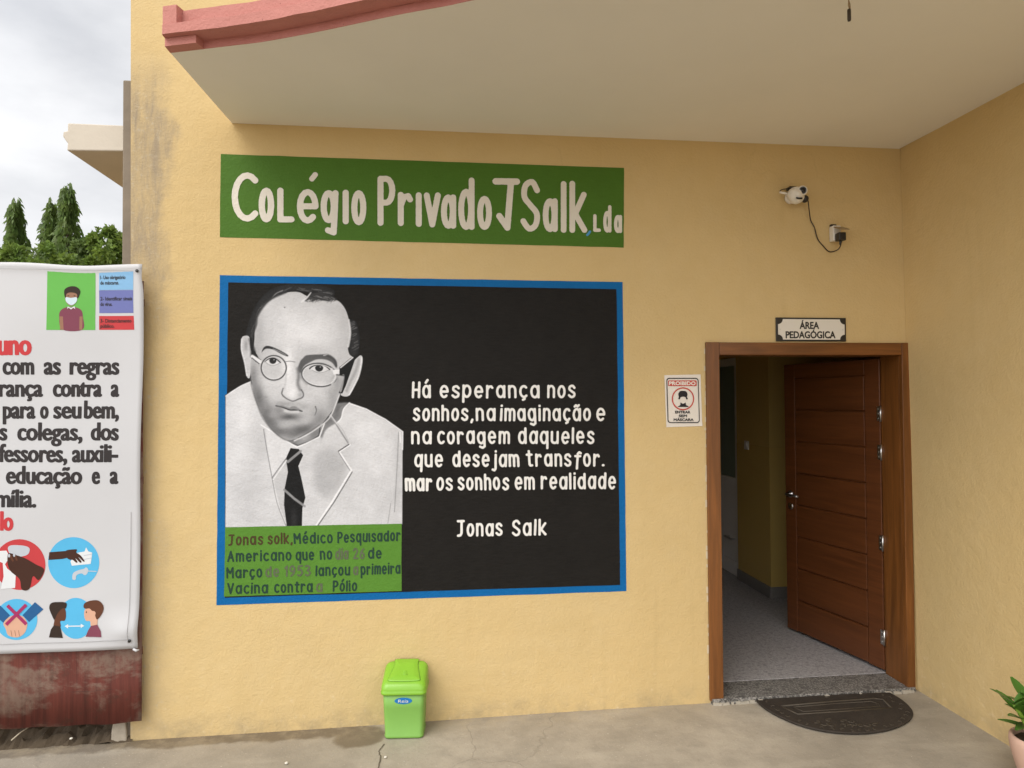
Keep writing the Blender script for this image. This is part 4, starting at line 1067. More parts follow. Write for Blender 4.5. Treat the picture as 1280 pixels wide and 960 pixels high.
# ================================================================ THINGS ON THE WALL
# door plaque
P = [at(969, 397), at(1056.5, 427)]
cxp, czp = (P[0][0]+P[1][0])/2, (P[0][2]+P[1][2])/2
pw, ph = P[1][0]-P[0][0], P[0][2]-P[1][2]
plq = thing('door_plaque', 'small black and white plaque reading ÁREA PEDAGÓGICA above the brown door', 'sign', (cxp, -0.001, czp))
boxes('backing', [(-pw/2, pw/2, -0.010, 0, -ph/2, ph/2)], M_BLACK, plq, bevel=0.002)
bm = bmesh.new(); cw, chh, rr = pw/2-0.011, ph/2-0.010, 0.030
outl = []
for sx, sz, a0 in ((1, 1, 270), (-1, 1, 360), (-1, -1, 90), (1, -1, 180)):
    a = arc(sx*cw, sz*chh, rr, rr, a0, a0-90, 8)
    outl += a
prism(bm, outl, lambda a, b, d: (a, d, b), -0.0125, -0.0101)
from_bm('face', bm, simple('plaque_white', (0.72, 0.68, 0.60), 0.4, 0.03, 10), plq)
bm = bmesh.new()
for sx in (-1, 1): lathe(bm, [(0.0, 0.0030), (0.003, 0.0025), (0.004, 0.0)], 10, Matrix.Translation((sx*(cw-0.012), -0.0126, 0)) @ Matrix.Rotation(math.pi/2, 4, 'X'))
from_bm('screw', bm, M_STEEL, plq)
lt = Letters(-0.0138); lt.put('ÁREA', 999.5, 1024, 411.3, 9.0, 0.045, 'E'); lt.put('PEDAGÓGICA', 982, 1044.5, 423.0, 9.0, 0.045, 'E')
for o in lt.build('text_line', M_BLACK, plq): o.matrix_parent_inverse = Matrix.Translation((-cxp, 0.001, -czp))

# printed notice
def inks(n, c): return simple(n, c, 0.6, 0.05, 20, spec=0.2)
I_RED = inks('ink_red', (0.52, 0.07, 0.05)); I_BLK = inks('ink_black', (0.022, 0.020, 0.022)); I_PAPER = simple('paper_white', (0.74, 0.68, 0.60), 0.6, 0.04, 12); I_PINK = inks('ink_pale_red', (0.72, 0.52, 0.46))
nt_c = at(854, 500.5)
nt = thing('notice', 'white printed notice PROIBIDO ENTRAR SEM MÁSCARA stuck to the wall left of the door', 'notice', (nt_c[0], 0, nt_c[2]))
inv = Matrix.Translation((-nt_c[0], 0, -nt_c[2]))
bm = bmesh.new()
cs = [at(a, b) for a, b in ((830.3, 469), (875.5, 468), (877.6, 532.5), (832.8, 534))]
N = 10; gv = []
for j in range(N+1):
    row = []
    for i in range(N+1):
        u, v = i/N, j/N; p = (cs[0]*(1-u)+cs[1]*u)*(1-v)+(cs[3]*(1-u)+cs[2]*u)*v
        row.append(bm.verts.new((p[0], -0.0022-0.0012*noise.noise((u*3, v*3, 1))-(0.004 if (i == N and j == N) else 0), p[2])))
    gv.append(row)
for j in range(N):
    for i in range(N): bm.faces.new((gv[j][i], gv[j+1][i], gv[j+1][i+1], gv[j][i+1]))
o = from_bm('paper', bm, I_PAPER, nt, smooth=True); o.matrix_parent_inverse = inv
sx_ = lambda x: 825+x/12.0
sy_ = lambda y: 460+y/12.0
fl = Flat(-0.0046)
def rrect(x0, y0, x1, y1, r, sh=0.0):
    o_ = []
    for cx, cy, a in ((x1-r, y0+r, -90), (x1-r, y1-r, 0), (x0+r, y1-r, 90), (x0+r, y0+r, 180)):
        o_ += [(p[0]+sh*(p[1]-y0)/(y1-y0), p[1]) for p in arc(cx, cy, r, r, a, a+90, 6)]
    return o_
def frame_ring(fl, outer, inner, mat):
    n = len(outer)
    for i in range(n): fl.poly([outer[i], outer[(i+1) % n], inner[(i+1) % n], inner[i]], mat)
S = lambda pts: [(sx_(a), sy_(b)) for a, b in pts]
frame_ring(fl, S(rrect(95, 148, 578, 826, 45, 20)), S(rrect(108, 162, 566, 812, 36, 20)), I_BLK)
fl.poly(S(rrect(120, 186, 548, 270, 14, 3)), I_RED)
co = [(sx_(345+168*math.cos(a)), sy_(462+172*math.sin(a))) for a in np.linspace(0, 2*math.pi, 49)[:-1]]
ci = [(sx_(345+150*math.cos(a)), sy_(462+154*math.sin(a))) for a in np.linspace(0, 2*math.pi, 49)[:-1]]
frame_ring(fl, co, ci, I_RED)
fl.smooth(S([(283, 440), (275, 390), (300, 350), (345, 342), (390, 350), (412, 390), (405, 440), (416, 450), (410, 470), (392, 465), (385, 440), (350, 430), (310, 440), (300, 465), (282, 470), (275, 450)]), I_BLK)
fl.smooth(S([(310, 530), (345, 545), (385, 530), (392, 555), (425, 578), (300, 580), (270, 580), (305, 555)]), I_BLK)
fl.poly(S([(308, 520), (385, 520), (390, 556), (432, 584), (262, 584), (304, 556)]), I_BLK, 0.0002)
fl.smooth(S([(300, 470), (345, 445), (392, 470), (385, 510), (345, 535), (308, 510)]), I_PAPER, 0.0003)
o = fl.build('pictogram', nt); o.matrix_parent_inverse = inv
lt = Letters(-0.0051); lt.put('PROIBIDO', sx_(135), sx_(535), sy_(258), 58/12, 0.06, 'E')
for o in lt.build('heading', I_PAPER, nt): o.matrix_parent_inverse = inv
lt = Letters(-0.0048)
lt.put('ENTRAR', sx_(228), sx_(455), sy_(682), 3.4, 0.055, 'E'); lt.put('SEM', sx_(283), sx_(405), sy_(738), 3.4, 0.055, 'E'); lt.put('MÁSCARA', sx_(205), sx_(505), sy_(796), 3.4, 0.055, 'E')
for o in lt.build('text_line', I_BLK, nt): o.matrix_parent_inverse = inv

# wall camera with its lead
c0 = at(995.5, 243.5, -0.075)
sc_ = thing('security_camera', 'small white round wall camera with dark lens and stub aerial, high right of the sign', 'camera', (c0[0], 0, c0[2]))
bm = bmesh.new()
lathe(bm, [(0.0, 0.0), (0.034, 0.001), (0.036, 0.010), (0.030, 0.020), (0.016, 0.026), (0.014, 0.05)], 24, Matrix.Translation((0.0, -0.0005, 0.0)) @ Matrix.Rotation(math.pi/2, 4, 'X'))
from_bm('mount', bm, M_WHITE, sc_)
bm = bmesh.new()
Mb = Matrix.Translation((-0.004, -0.075, -0.003)) @ Matrix.Rotation(math.radians(-25), 4, 'Y')
lathe(bm, [(0.0, -0.052), (0.020, -0.049), (0.038, -0.034), (0.0465, -0.010), (0.0475, 0.008), (0.040, 0.030), (0.026, 0.043), (0.012, 0.0475), (0.0, 0.0485)], 28, Mb)
body = from_bm('body', bm, M_WHITE, sc_)
# lens
ldir = Vector((-0.05, -0.93, -0.05)).normalized()
def disc_at(bm, c, d, prof, mi=0):
    q_ = Vector(d).to_track_quat('Z', 'Y').to_matrix().to_4x4(); lathe(bm, prof, 22, Matrix.Translation(c) @ q_, mi)
bm = bmesh.new(); disc_at(bm, (0.016, -0.112, 0.014), (-0.25, -1, -0.1), [(0.029, -0.012), (0.029, 0.004), (0.027, 0.008), (0.0215, 0.010)])
from_bm('lens_ring', bm, M_WHITE, body)
bm = bmesh.new(); disc_at(bm, (0.016, -0.112, 0.014), (-0.25, -1, -0.1), [(0.0213, 0.0101), (0.019, 0.009), (0.012, 0.012), (0.0, 0.0135)])
from_bm('lens', bm, M_LENS, body)
bm = bmesh.new(); tube(bm, catmull([(-0.025, -0.116, -0.030), (-0.010, -0.118, -0.034), (0.010, -0.118, -0.033)], False, 4), 0.0055, 8)
from_bm('sensor_strip', bm, M_LENS, body)
bm = bmesh.new(); bmesh.ops.create_uvsphere(bm, u_segments=18, v_segments=12, radius=0.023, matrix=Matrix.Translation((0.060, -0.060, -0.018)))
for f in bm.faces: f.smooth = True
from_bm('joint', bm, M_BLACK, sc_)
bm = bmesh.new(); tube(bm, [(-0.035, -0.06, 0.006), (-0.065, -0.065, 0.010), (-0.098, -0.068, 0.014)], [0.0075, 0.007, 0.0055], 10)
from_bm('aerial', bm, M_WHITE, sc_)
bm = bmesh.new(); tube(bm, catmull([(-0.088, -0.05, 0.020), (-0.078, -0.04, 0.036), (-0.050, -0.03, 0.046), (-0.020, -0.03, 0.050)], False, 5), 0.0028, 6)
box(bm, -0.022, 0.018, -0.045, -0.001, 0.044, 0.060)
from_bm('bracket', bm, M_BLACK, sc_)

s0 = at(1043.5, 292.5, -0.02)
sk = thing('power_socket', 'white surface power socket with raised tan flap, right of the wall camera', 'socket', (s0[0], 0, s0[2]))
boxes('box', [(-0.026, 0.026, -0.046, -0.001, -0.046, 0.046)], M_WHITE, sk, bevel=0.006)
bm = bmesh.new(); Mf = Matrix.Translation((0, -0.047, 0.034)) @ Matrix.Rotation(math.radians(24), 4, 'X')
box(bm, -0.026, 0.034, -0.075, 0.0, -0.002, 0.004, 0, Mf); from_bm('flap', bm, simple('tan_plastic', (0.30, 0.22, 0.12), 0.5, 0.05, 10), sk, bevel=0.002)
boxes('latch', [(-0.022, 0.012, -0.02, -0.001, 0.0465, 0.060)], M_BLACK, sk, bevel=0.003)
cb = thing('power_cable', 'thin dark cable sagging from the wall camera to the socket, with black adapter', 'cable', (s0[0], 0, s0[2]))
inv = Matrix.Translation((-s0[0], 0, -s0[2]))
cpx = [(1010, 250), (1011.5, 263), (1013.5, 275.5), (1018, 284), (1020.5, 294), (1023.5, 301), (1030, 308.5), (1035.5, 314), (1041, 314.5), (1048, 311.5), (1051, 306), (1051.5, 302)]
pts = [at(a, b, -0.008-0.045*(1-min(1, k/2.0))-0.05*max(0, (k-8)/3.0)) for k, (a, b) in enumerate(cpx)]
bm = bmesh.new(); tube(bm, catmull(pts, False, 6), 0.0032, 7)
o = from_bm('cord', bm, simple('brown_cable', (0.035, 0.018, 0.008), 0.5, 0.1, 20), cb); o.matrix_parent_inverse = inv
a0 = at(1051, 295.5, -0.075)
bm = bmesh.new(); box(bm, a0[0]-0.020, a0[0]+0.024, -0.092, -0.0475, a0[2]-0.026, a0[2]+0.022)
tube(bm, [(a0[0]+0.002, -0.07, a0[2]-0.026), (a0[0]+0.001, -0.066, a0[2]-0.050)], [0.009, 0.005], 10)
o = from_bm('adapter', bm, M_BLACK, cb, bevel=0.004); o.matrix_parent_inverse = inv

# loose flex hanging from the canopy
h0 = onz(1061, -8, ZS)
hg = thing('hanging_flex', 'short twisted wire with black connector hanging from the canopy underside', 'wire', (h0[0], h0[1], ZS))
bm = bmesh.new(); tube(bm, [(0, 0, -0.001), (0.002, 0.003, -0.02), (-0.002, 0, -0.045), (0.003, 0, -0.062)], 0.0022, 7); tube(bm, [(0.006, 0, -0.001), (-0.003, 0.0, -0.018), (0.005, 0.002, -0.04), (0.005, 0, -0.064)], 0.0020, 7)
from_bm('wire', bm, simple('pale_flex', (0.30, 0.20, 0.10), 0.5, 0.2, 40), hg)
bm = bmesh.new(); lathe(bm, [(0.0, -0.060), (0.0062, -0.060), (0.0068, -0.065), (0.0066, -0.098), (0.0058, -0.104), (0.0, -0.106)], 14)
from_bm('connector', bm, simple('dark_bakelite', (0.035, 0.022, 0.010), 0.4, 0.1, 40), hg)
sw = at(933, 557, 0)  # direction only
r = ray(933.5, 556.5); tt = (BX-0.003-CAM[0])/r[0]; pw_ = CAM+r*tt
swt = thing('light_switch', 'small white light switch on the dim corridor wall', 'switch', (BX-0.0005, pw_[1], pw_[2]))
boxes('plate', [(-0.010, 0, -0.04, 0.04, -0.04, 0.04)], M_WHITE, swt, bevel=0.002)
boxes('rocker', [(-0.015, -0.0102, -0.014, 0.014, -0.022, 0.022)], M_WHITE, swt, bevel=0.002)

# ================================================================ WASTE BIN
def rring(w, d, r, n=5, yc=0.0):
    o_ = []
    for cx, cy, a in ((w/2-r, d/2-r, 0), (-w/2+r, d/2-r, 90), (-w/2+r, -d/2+r, 180), (w/2-r, -d/2+r, 270)):
        o_ += [(p[0], p[1]+yc) for p in arc(cx, cy, r, r, a, a+90, n)]
    return o_
def loft(bm, rings, cap0=True, cap1=True):
    Q = [[bm.verts.new(p) for p in rg] for rg in rings]
    n = len(Q[0])
    for A, B in zip(Q, Q[1:]):
        for k in range(n):
            f = bm.faces.new((A[k], A[(k+1) % n], B[(k+1) % n], B[k])); f.smooth = True
    if cap0: bm.faces.new(Q[0][::-1])
    if cap1: bm.faces.new(Q[-1])
M_BINB = simple('bin_green', (0.185, 0.385, 0.07), 0.45, 0.10, 9, spec=0.5)
M_BINL = simple('bin_lid_green', (0.205, 0.435, 0.03), 0.33, 0.07, 9, spec=0.5)
bx, by = -0.1665, -0.100
bn = thing('waste_bin', 'lime green plastic swing top waste bin standing against the wall under the mural', 'bin', (bx, by, slope(bx)+0.002), math.radians(-5))
bm = bmesh.new()
Z = lambda pts, z: [(x, y, z) for x, y in pts]
loft(bm, [Z(rring(0.200, 0.150, 0.022), 0.0), Z(rring(0.206, 0.156, 0.024), 0.004), Z(rring(0.206, 0.156, 0.024), 0.013), Z(rring(0.201, 0.151, 0.022), 0.017), Z(rring(0.214, 0.164, 0.024), 0.16), Z(rring(0.220, 0.170, 0.025), 0.245)])
from_bm('body', bm, M_BINB, bn)
D2 = 0.186
bm = bmesh.new()
def tilt(pts, zf, zb): return [(x, y, zf+(zb-zf)*(y+D2/2)/D2) for x, y in pts]
loft(bm, [Z(rring(0.238, D2, 0.028), 0.232), Z(rring(0.242, D2+0.003, 0.03), 0.236), Z(rring(0.242, D2+0.003, 0.03), 0.245), Z(rring(0.235, D2-0.003, 0.03), 0.249), tilt(rring(0.237, D2-0.003, 0.03), 0.256, 0.310), tilt(rring(0.233, D2-0.008, 0.03), 0.264, 0.331),
          tilt(rring(0.220, D2-0.020, 0.03), 0.273, 0.346), tilt(rring(0.202, D2-0.036, 0.028), 0.279, 0.354), tilt(rring(0.150, D2-0.090, 0.02), 0.282, 0.358), tilt(rring(0.060, D2-0.150, 0.012), 0.282, 0.359)])
lid = from_bm('lid', bm, M_BINL, bn)
bm = bmesh.new()
fo = catmull([(-0.078, -0.062), (0.0, -0.066), (0.078, -0.062), (0.083, -0.045), (0.072, 0.0), (0.062, 0.05), (0.062, 0.078), (0.0, 0.080), (-0.062, 0.078), (-0.062, 0.05), (-0.072, 0.0), (-0.083, -0.045)], True, 4)
zt_ = lambda y: 0.2805+(0.3575-0.2805)*(y+D2/2)/D2
fo_in = [(x*0.96, y*0.96) for x, y in fo]
loft(bm, [[(x, y, zt_(y)-0.004) for x, y in fo], [(x, y, zt_(y)+0.004) for x, y in fo], [(x, y, zt_(y)+0.006) for x, y in fo_in], [(x*0.5, y*0.5, zt_(y*0.5)+0.0075) for x, y in fo], [(x*0.1, y*0.1, zt_(y*0.1)+0.0075) for x, y in fo]], True, True)
from_bm('flap', bm, M_BINL, lid)
bm = bmesh.new()
gr = [(x*1.018, y*1.018) for x, y in fo]; gi = [(x*1.0, y*1.0) for x, y in fo]
for k in range(len(fo)):
    k2 = (k+1) % len(fo)
    bm.faces.new([bm.verts.new((p[0], p[1], zt_(p[1])+0.0032)) for p in (gr[k], gr[k2], gi[k2], gi[k])])
from_bm('seam', bm, simple('seam_green', (0.05, 0.16, 0.012), 0.6, 0.1, 20), lid)
bm = bmesh.new()
for k in range(3): tube(bm, [(-0.016+0.003*k, -0.030+0.011*k, zt_(-0.030+0.011*k)+0.0075), (0.016-0.003*k, -0.030+0.011*k, zt_(-0.030+0.011*k)+0.0075)], 0.0022, 8)
from_bm('grip', bm, M_BINL, lid)
# sticker on the front, tilted with the front face
tilt_f = math.atan2(0.0075, 0.15)
def sticker_pt(a, b, lift): return (a, -0.0815-0.0064*((0.200+b)-0.16)/0.10-0.0008-lift, 0.200+b)
bm = bmesh.new(); bm.faces.new([bm.verts.new(sticker_pt(0.046*math.cos(t), 0.0175*math.sin(t), 0.0)) for t in np.linspace(0, 2*math.pi, 41)[:-1]])
st = from_bm('sticker', bm, simple('sticker_blue', (0.010, 0.17, 0.46), 0.3, 0.05, 30), bn)
v, f = font_mesh('Reia', 0.0); bm = bmesh.new(); w_ = v[:, 0].max()-v[:, 0].min()
vv = [bm.verts.new(sticker_pt((a-v[:, 0].min())/w_*0.054-0.027+0.12*(b-0.3)*0.022, (b-0.36)*0.024, 0.0012)) for a, b in v]
for q_ in f:
    try: bm.faces.new([vv[i] for i in q_])
    except ValueError: pass
bm.normal_update()
for fc in bm.faces:
    if fc.normal.y > 0: fc.normal_flip()
me = bpy.data.meshes.new('lettering'); bm.to_mesh(me); bm.free(); link('lettering', me, M_WHITE, st)

# ================================================================ DOORMAT
mat_px = [(944.7, 877), (985, 872.5), (1030, 870.5), (1070, 868.5), (1111.8, 867)]
ring_px = [(1111.8, 867), (1127, 876), (1138, 886), (1141.6, 894.5), (1135, 903.5), (1118, 911.5), (1098, 916), (1077, 918), (1050, 917.3), (1022, 913.5), (995, 906), (970, 895), (955, 886), (944.7, 877)]
mp_ = [tuple(onz(a, b, 0.02)[:2]) for a, b in mat_px[:-1]] + [tuple(x) for x in catmull([onz(a, b, 0.02)[:2] for a, b in ring_px], False, 4)[:-1]]
mc = np.mean(mp_, 0); mz = slope(mc[0])+0.004
dmt = thing('doormat', 'dark half round rubber doormat with embossed rectangle before the open door', 'doormat', (mc[0], mc[1], mz))
M_RUB = simple('rubber', (0.036, 0.028, 0.021), 0.75, 0.45, 14, spec=0.35, bump=1.0, bscale=70)
M_RUB2 = simple('rubber_worn', (0.058, 0.045, 0.030), 0.6, 0.4, 30, spec=0.4, bump=0.6, bscale=90)
bm = bmesh.new(); prism(bm, [(x-mc[0], y-mc[1]) for x, y in mp_], lambda a, b, d: (a, b, d), 0.0, 0.011)
from_bm('base', bm, M_RUB, dmt, bevel=0.004)
bm = bmesh.new()
def ridge(pxs, r, closed=False):
    P_ = [onz(a, b, 0.02) for a, b in pxs]; P_ = [(p[0]-mc[0], p[1]-mc[1], 0.0115) for p in P_]
    if closed: P_.append(P_[0])
    tube(bm, P_, r, 6)
E7 = lambda pts: [(920+x/3.556, 820+y/3.556) for x, y in pts]
ridge(E7([(200, 232), (420, 212), (610, 198), (655, 202), (690, 240)]), 0.0055)
ridge(E7([(200, 232), (275, 268), (480, 255), (690, 240)]), 0.005)
ridge(E7([(255, 236), (420, 222), (600, 210), (635, 222), (640, 232), (480, 244), (300, 256), (255, 236)]), 0.0032)
from_bm('ridge', bm, M_RUB2, dmt)
bm = bmesh.new()
for k in range(26):      # scrolls and pimples of the border
    t = k/26
    i = int(t*len(mp_)); p = np.array(mp_[i]); d = mc-p; p = p+d*random.uniform(0.10, 0.16)
    a = random.random()*6.28; tube(bm, [(p[0]-mc[0]+0.014*math.cos(a+u)*(1-u/5), p[1]-mc[1]+0.014*math.sin(a+u)*(1-u/5), 0.0115) for u in np.linspace(0, 3.6, 7)], 0.0026, 5)
for (xa, ya) in E7([(360, 300), (400, 312), (430, 318), (470, 315), (500, 318), (530, 312), (560, 320), (590, 316), (620, 316), (415, 296), (520, 300), (480, 300)]):
    p = onz(xa, ya, 0.02); a = random.random()*6.28
    tube(bm, [(p[0]-mc[0]+0.03*math.cos(a+u)*(1-u/4.5), p[1]-mc[1]+0.02*math.sin(a+u)*(1-u/4.5), 0.0115) for u in np.linspace(0, 4, 9)], 0.003, 5)
from_bm('scrollwork', bm, M_RUB2, dmt)

# ================================================================ POTTED PLANT
pc = onz(1300, 927, 0.235)
pp = thing('potted_plant', 'glossy green succulent in a pale pink pot by the right hand wall', 'potted plant', (pc[0], pc[1], slope(pc[0])+0.003))
bm = bmesh.new()
lathe(bm, [(0.0, 0.0), (0.060, 0.0), (0.066, 0.006), (0.094, 0.10), (0.112, 0.17), (0.116, 0.205), (0.113, 0.228), (0.106, 0.234), (0.099, 0.230), (0.098, 0.205), (0.0, 0.2051)], 40)
pot = from_bm('pot', bm, simple('pale_pink_clay', (0.56, 0.36, 0.27), 0.7, 0.1, 9, bump=0.2, bscale=40), pp)
bm = bmesh.new(); lathe(bm, [(0.0, 0.214), (0.05, 0.212), (0.0975, 0.207)], 24)
for v_ in bm.verts: v_.co.z += 0.006*noise.noise(v_.co*60)
from_bm('soil', bm, M_DIRT, pp)
M_LEAFY = mat_leaf('succulent_leaf', (0.045, 0.13, 0.018), 0.08); M_LEAFY.node_tree.nodes['Principled BSDF'].inputs['Roughness'].default_value = 0.28
M_STEM = simple('succulent_stem', (0.20, 0.33, 0.04), 0.45, 0.2, 20)
bm = bmesh.new()
stems = []
for sx, sy_0, lean in ((-0.03, -0.005, (-0.10, 0.0)), (0.0, 0.02, (-0.02, 0.03)), (0.02, -0.03, (0.05, -0.07)), (0.035, 0.02, (0.10, 0.03)), (-0.01, -0.04, (-0.05, -0.09))):
    P_ = [(sx, sy_0, 0.205), (sx+lean[0]*0.2, sy_0+lean[1]*0.2, 0.26), (sx+lean[0]*0.6, sy_0+lean[1]*0.6, 0.33), (sx+lean[0], sy_0+lean[1], 0.39)]
    tube(bm, catmull(P_, False, 5), [0.017-0.011*k/15 for k in range(16)], 9); stems.append(catmull(P_, False, 5))
from_bm('stem', bm, M_STEM, pp)
def leaf_mesh(bm, base, d, L, w, curl=0.15, roll=0.0):
    d = Vector(d).normalized(); s_ = d.cross(Vector((0, 0, 1))); s_ = s_.normalized() if s_.length > 1e-3 else Vector((1, 0, 0)); u = s_.cross(d).normalized()
    if roll: s_ = (Matrix.Rotation(roll, 3, d) @ s_); u = s_.cross(d).normalized()
    rows = []
    for k in range(8):
        t = k/7; c = Vector(base)+d*L*t-u*curl*L*t*t; ww = w*(math.sin(math.pi*min(1, (t*0.92+0.04)))**0.75)*(1-0.25*t)
        rows.append([bm.verts.new(c-s_*ww+u*ww*0.35), bm.verts.new(c), bm.verts.new(c+s_*ww+u*ww*0.35)])
    for A, B in zip(rows, rows[1:]):
        for k in range(2):
            f = bm.faces.new((A[k], A[k+1], B[k+1], B[k])); f.smooth = True
rl = random.Random(11)
bm_l = []
for si, stp in enumerate(stems):
    for k in range(11):
        t = 0.35+0.65*k/10; p = stp[min(15, int(t*15))]; a = k*2.4+si*1.1
        up = 0.15+0.9*(k/10)
        bm = bmesh.new(); leaf_mesh(bm, p, (math.cos(a), math.sin(a), up), rl.uniform(0.095, 0.14), rl.uniform(0.022, 0.030), rl.uniform(0.0, 0.2))
        from_bm('leaf', bm, M_LEAFY, pp)

# ================================================================ HOARDING AND BANNER
M_RUST = mat_rust('red_oxide_metal')
fp = thing('fence_panel', 'rusty red painted metal hoarding panel behind the white banner', 'fence', (-2.6, -0.05, 0.1))
bm = bmesh.new(); n = 150; R0, R1 = [], []
for i in range(n+1):
    x = -4.4+2.866*i/n; yy = -0.05+0.0007*math.sin(x*2*math.pi/0.055)+0.004*noise.noise((x*3, 0, 0))
    zb = 0.125+0.010*noise.noise((x*5, 2, 0))-0.035*max(0, min(1, (-1.62-x)/-0.4)) if False else 0.118+0.014*noise.noise((x*5, 2, 0))
    col_ = []
    for k in range(12):
        z = zb+(2.43-zb)*k/11
        col_.append(bm.verts.new((x+2.6, yy+0.05+0.004*noise.noise((x*2, z*2, 4)), z-0.1)))
    R0.append(col_)
for A, B in zip(R0, R0[1:]):
    for k in range(11): f = bm.faces.new((A[k], B[k], B[k+1], A[k+1])); f.smooth = True
me = bpy.data.meshes.new('sheet'); bmesh.ops.recalc_face_normals(bm, faces=bm.faces); bm.to_mesh(me); bm.free()
o = link('sheet', me, M_RUST, fp); sd = o.modifiers.new('thickness', 'SOLIDIFY'); sd.thickness = 0.004; sd.offset = 1
boxes('rail', [(-1.8, 1.05, 0.012, 0.05, z, z+0.04) for z in (0.35, 1.25, 2.2)], M_RUST, fp)
for x in (-4.2, -2.9):
    boxes('post', [(x+2.6-0.03, x+2.6+0.03, 0.051, 0.11, -0.15, 2.3)], M_RUST, fp)
bm = bmesh.new()
prism(bm, [(-1.705, -0.03), (-1.625, -0.03), (-1.628, 0.05), (-1.635, 0.125), (-1.69, 0.135), (-1.70, 0.06)], lambda a, b, d: (a+0.006*noise.noise((a*30, b*30, d*20)), d, b), -0.010, 0.06)
pst = from_bm('concrete_stub', bm, simple('old_cement', (0.36, 0.31, 0.24), 0.9, 0.25, 30, bump=0.6, bscale=60), bevel=0.006); tag(pst, 'broken pale cement stub at the foot of the wall corner', 'kerb stone')

YB = -0.068
def warp(x, z):
    r_ = max(0.0, 1-abs(x+1.56)/0.10)
    lowc = max(0.0, 1-math.hypot((x+1.60)/0.20, (z-0.60)/0.16))
    a = 0.0045*math.sin(x*9+z*2.2)+0.003*math.sin(z*7-x*4)+0.0025*math.sin(x*21+z*11)*max(0, min(1, (z-1.9)/0.4))
    return a-0.030*lowc*lowc-0.001*r_
bn_t = thing('banner', 'white vinyl health advice banner with black text and round pictograms on the hoarding', 'banner', (-2.5, YB, 0.5))
inv = Matrix.Translation((2.5, -YB, -0.5))
M_VINYL = simple('white_vinyl', (0.54, 0.54, 0.55), 0.42, 0.04, 3, spec=0.4)
bm = bmesh.new(); nx, nz = 74, 90; gv = []
tl, br_ = at(180, 333, YB), at(172.5, 808, YB)
for i in range(nx+1):
    row = []
    for j in range(nz+1):
        u, v = i/nx, j/nz
        xr = tl[0]+(br_[0]-tl[0])*v+0.004*math.sin(v*9)-(0.010*math.exp(-((v-0.03)/0.03)**2))
        x = -3.3+(xr+3.3)*u
        zt, zb = 2.508-0.006*math.sin(u*17), 0.507+0.010*(1-u)*0+0.016*math.sin(u*5.0-0.6)*(1-u)-0.02*max(0, (0.93-u))*0.5
        z = zb+(zt-zb)*(1-v)
        hem = -0.008*math.exp(-((z-zt)/0.02)**2)
        row.append(bm.verts.new((x, YB+warp(x, z)+hem, z)))
    gv.append(row)
for i in range(nx):
    for j in range(nz):
        f = bm.faces.new((gv[i][j], gv[i][j+1], gv[i+1][j+1], gv[i+1][j])); f.smooth = True
me = bpy.data.meshes.new('vinyl'); bm.to_mesh(me); bm.free()
o = link('vinyl', me, M_VINYL, bn_t, smooth=True); o.matrix_parent_inverse = inv
sd = o.modifiers.new('thickness', 'SOLIDIFY'); sd.thickness = 0.0012; sd.offset = -1
I_TXT = inks('banner_ink', (0.035, 0.030, 0.030)); I_HEAD = inks('banner_red', (0.50, 0.045, 0.05))
YT = YB-0.0010
lt = Letters(YT, warp, 2.2)
for t, a, b, y in (('com', 3.3, 43.5, 468.3), ('as', 55, 76.3, 468.3), ('regras', 86.5, 148.5, 468.3), ('rança', -2, 54, 496), ('contra', 66, 126.8, 496), ('a', 137.5, 148.3, 496), ('para', 2.5, 44.5, 523.3), ('o', 50, 61, 523.3), ('seu', 66.7, 101.8, 523.3), ('bem,', 104.5, 148.3, 523.3),
                   ('s', -2, 8.5, 550.7), ('colegas,', 21, 103.5, 550.7), ('dos', 113.3, 148.3, 550.7), ('fessores,', -3, 85, 577.8), ('auxili-', 90.5, 147.7, 577.8), ('educação', 6.7, 103.5, 605), ('e', 115, 125.3, 605), ('a', 137, 147.8, 605), ('mília.', -6, 45.8, 634.3)):
    lt.put(t, a, b, y, 15.4, 0.078, 'x')
for o in lt.build('text_line', I_TXT, bn_t): o.matrix_parent_inverse = inv
lt = Letters(YT, warp, 2.2); lt.put('uno', -3, 40.7, 444, 18.4, 0.08, 'x'); lt.put('lo', -0.5, 16.5, 663.5, 16.5, 0.08, 'x')
for o in lt.build('heading', I_HEAD, bn_t): o.matrix_parent_inverse = inv
def art(name, label, fn, lift=0.0008):
    fl = Flat(YB-lift, warp); fn(fl); o = fl.build(name, bn_t); o.matrix_parent_inverse = inv; tag(o, label); return o
C_GR = inks('print_green', (0.13, 0.42, 0.08)); C_SK = inks('print_skin_brown', (0.30, 0.155, 0.10)); C_HAIR = inks('print_hair', (0.035, 0.022, 0.016)); C_WH = inks('print_white', (0.68, 0.70, 0.71)); C_MAR = inks('print_maroon', (0.20, 0.055, 0.085)); C_BL = inks('print_light_blue', (0.22, 0.43, 0.66)); C_VI = inks('print_violet', (0.15, 0.17, 0.40))
C_RE = inks('print_red', (0.50, 0.05, 0.055)); C_CY = inks('print_cyan', (0.09, 0.42, 0.68)); C_DSK = inks('print_dark_skin', (0.055, 0.022, 0.014)); C_LSK = inks('print_light_skin', (0.62, 0.36, 0.25)); C_NAVY = inks('print_navy', (0.02, 0.10, 0.25)); C_MAG = inks('print_magenta', (0.33, 0.03, 0.11)); C_BRN = inks('print_brown', (0.11, 0.042, 0.022)); C_GREY = inks('print_grey', (0.48, 0.51, 0.55)); C_MASK = inks('print_mask_blue', (0.55, 0.66, 0.72))
T = lambda pts: [(x/6.4, 330+y/6.4) for x, y in pts]
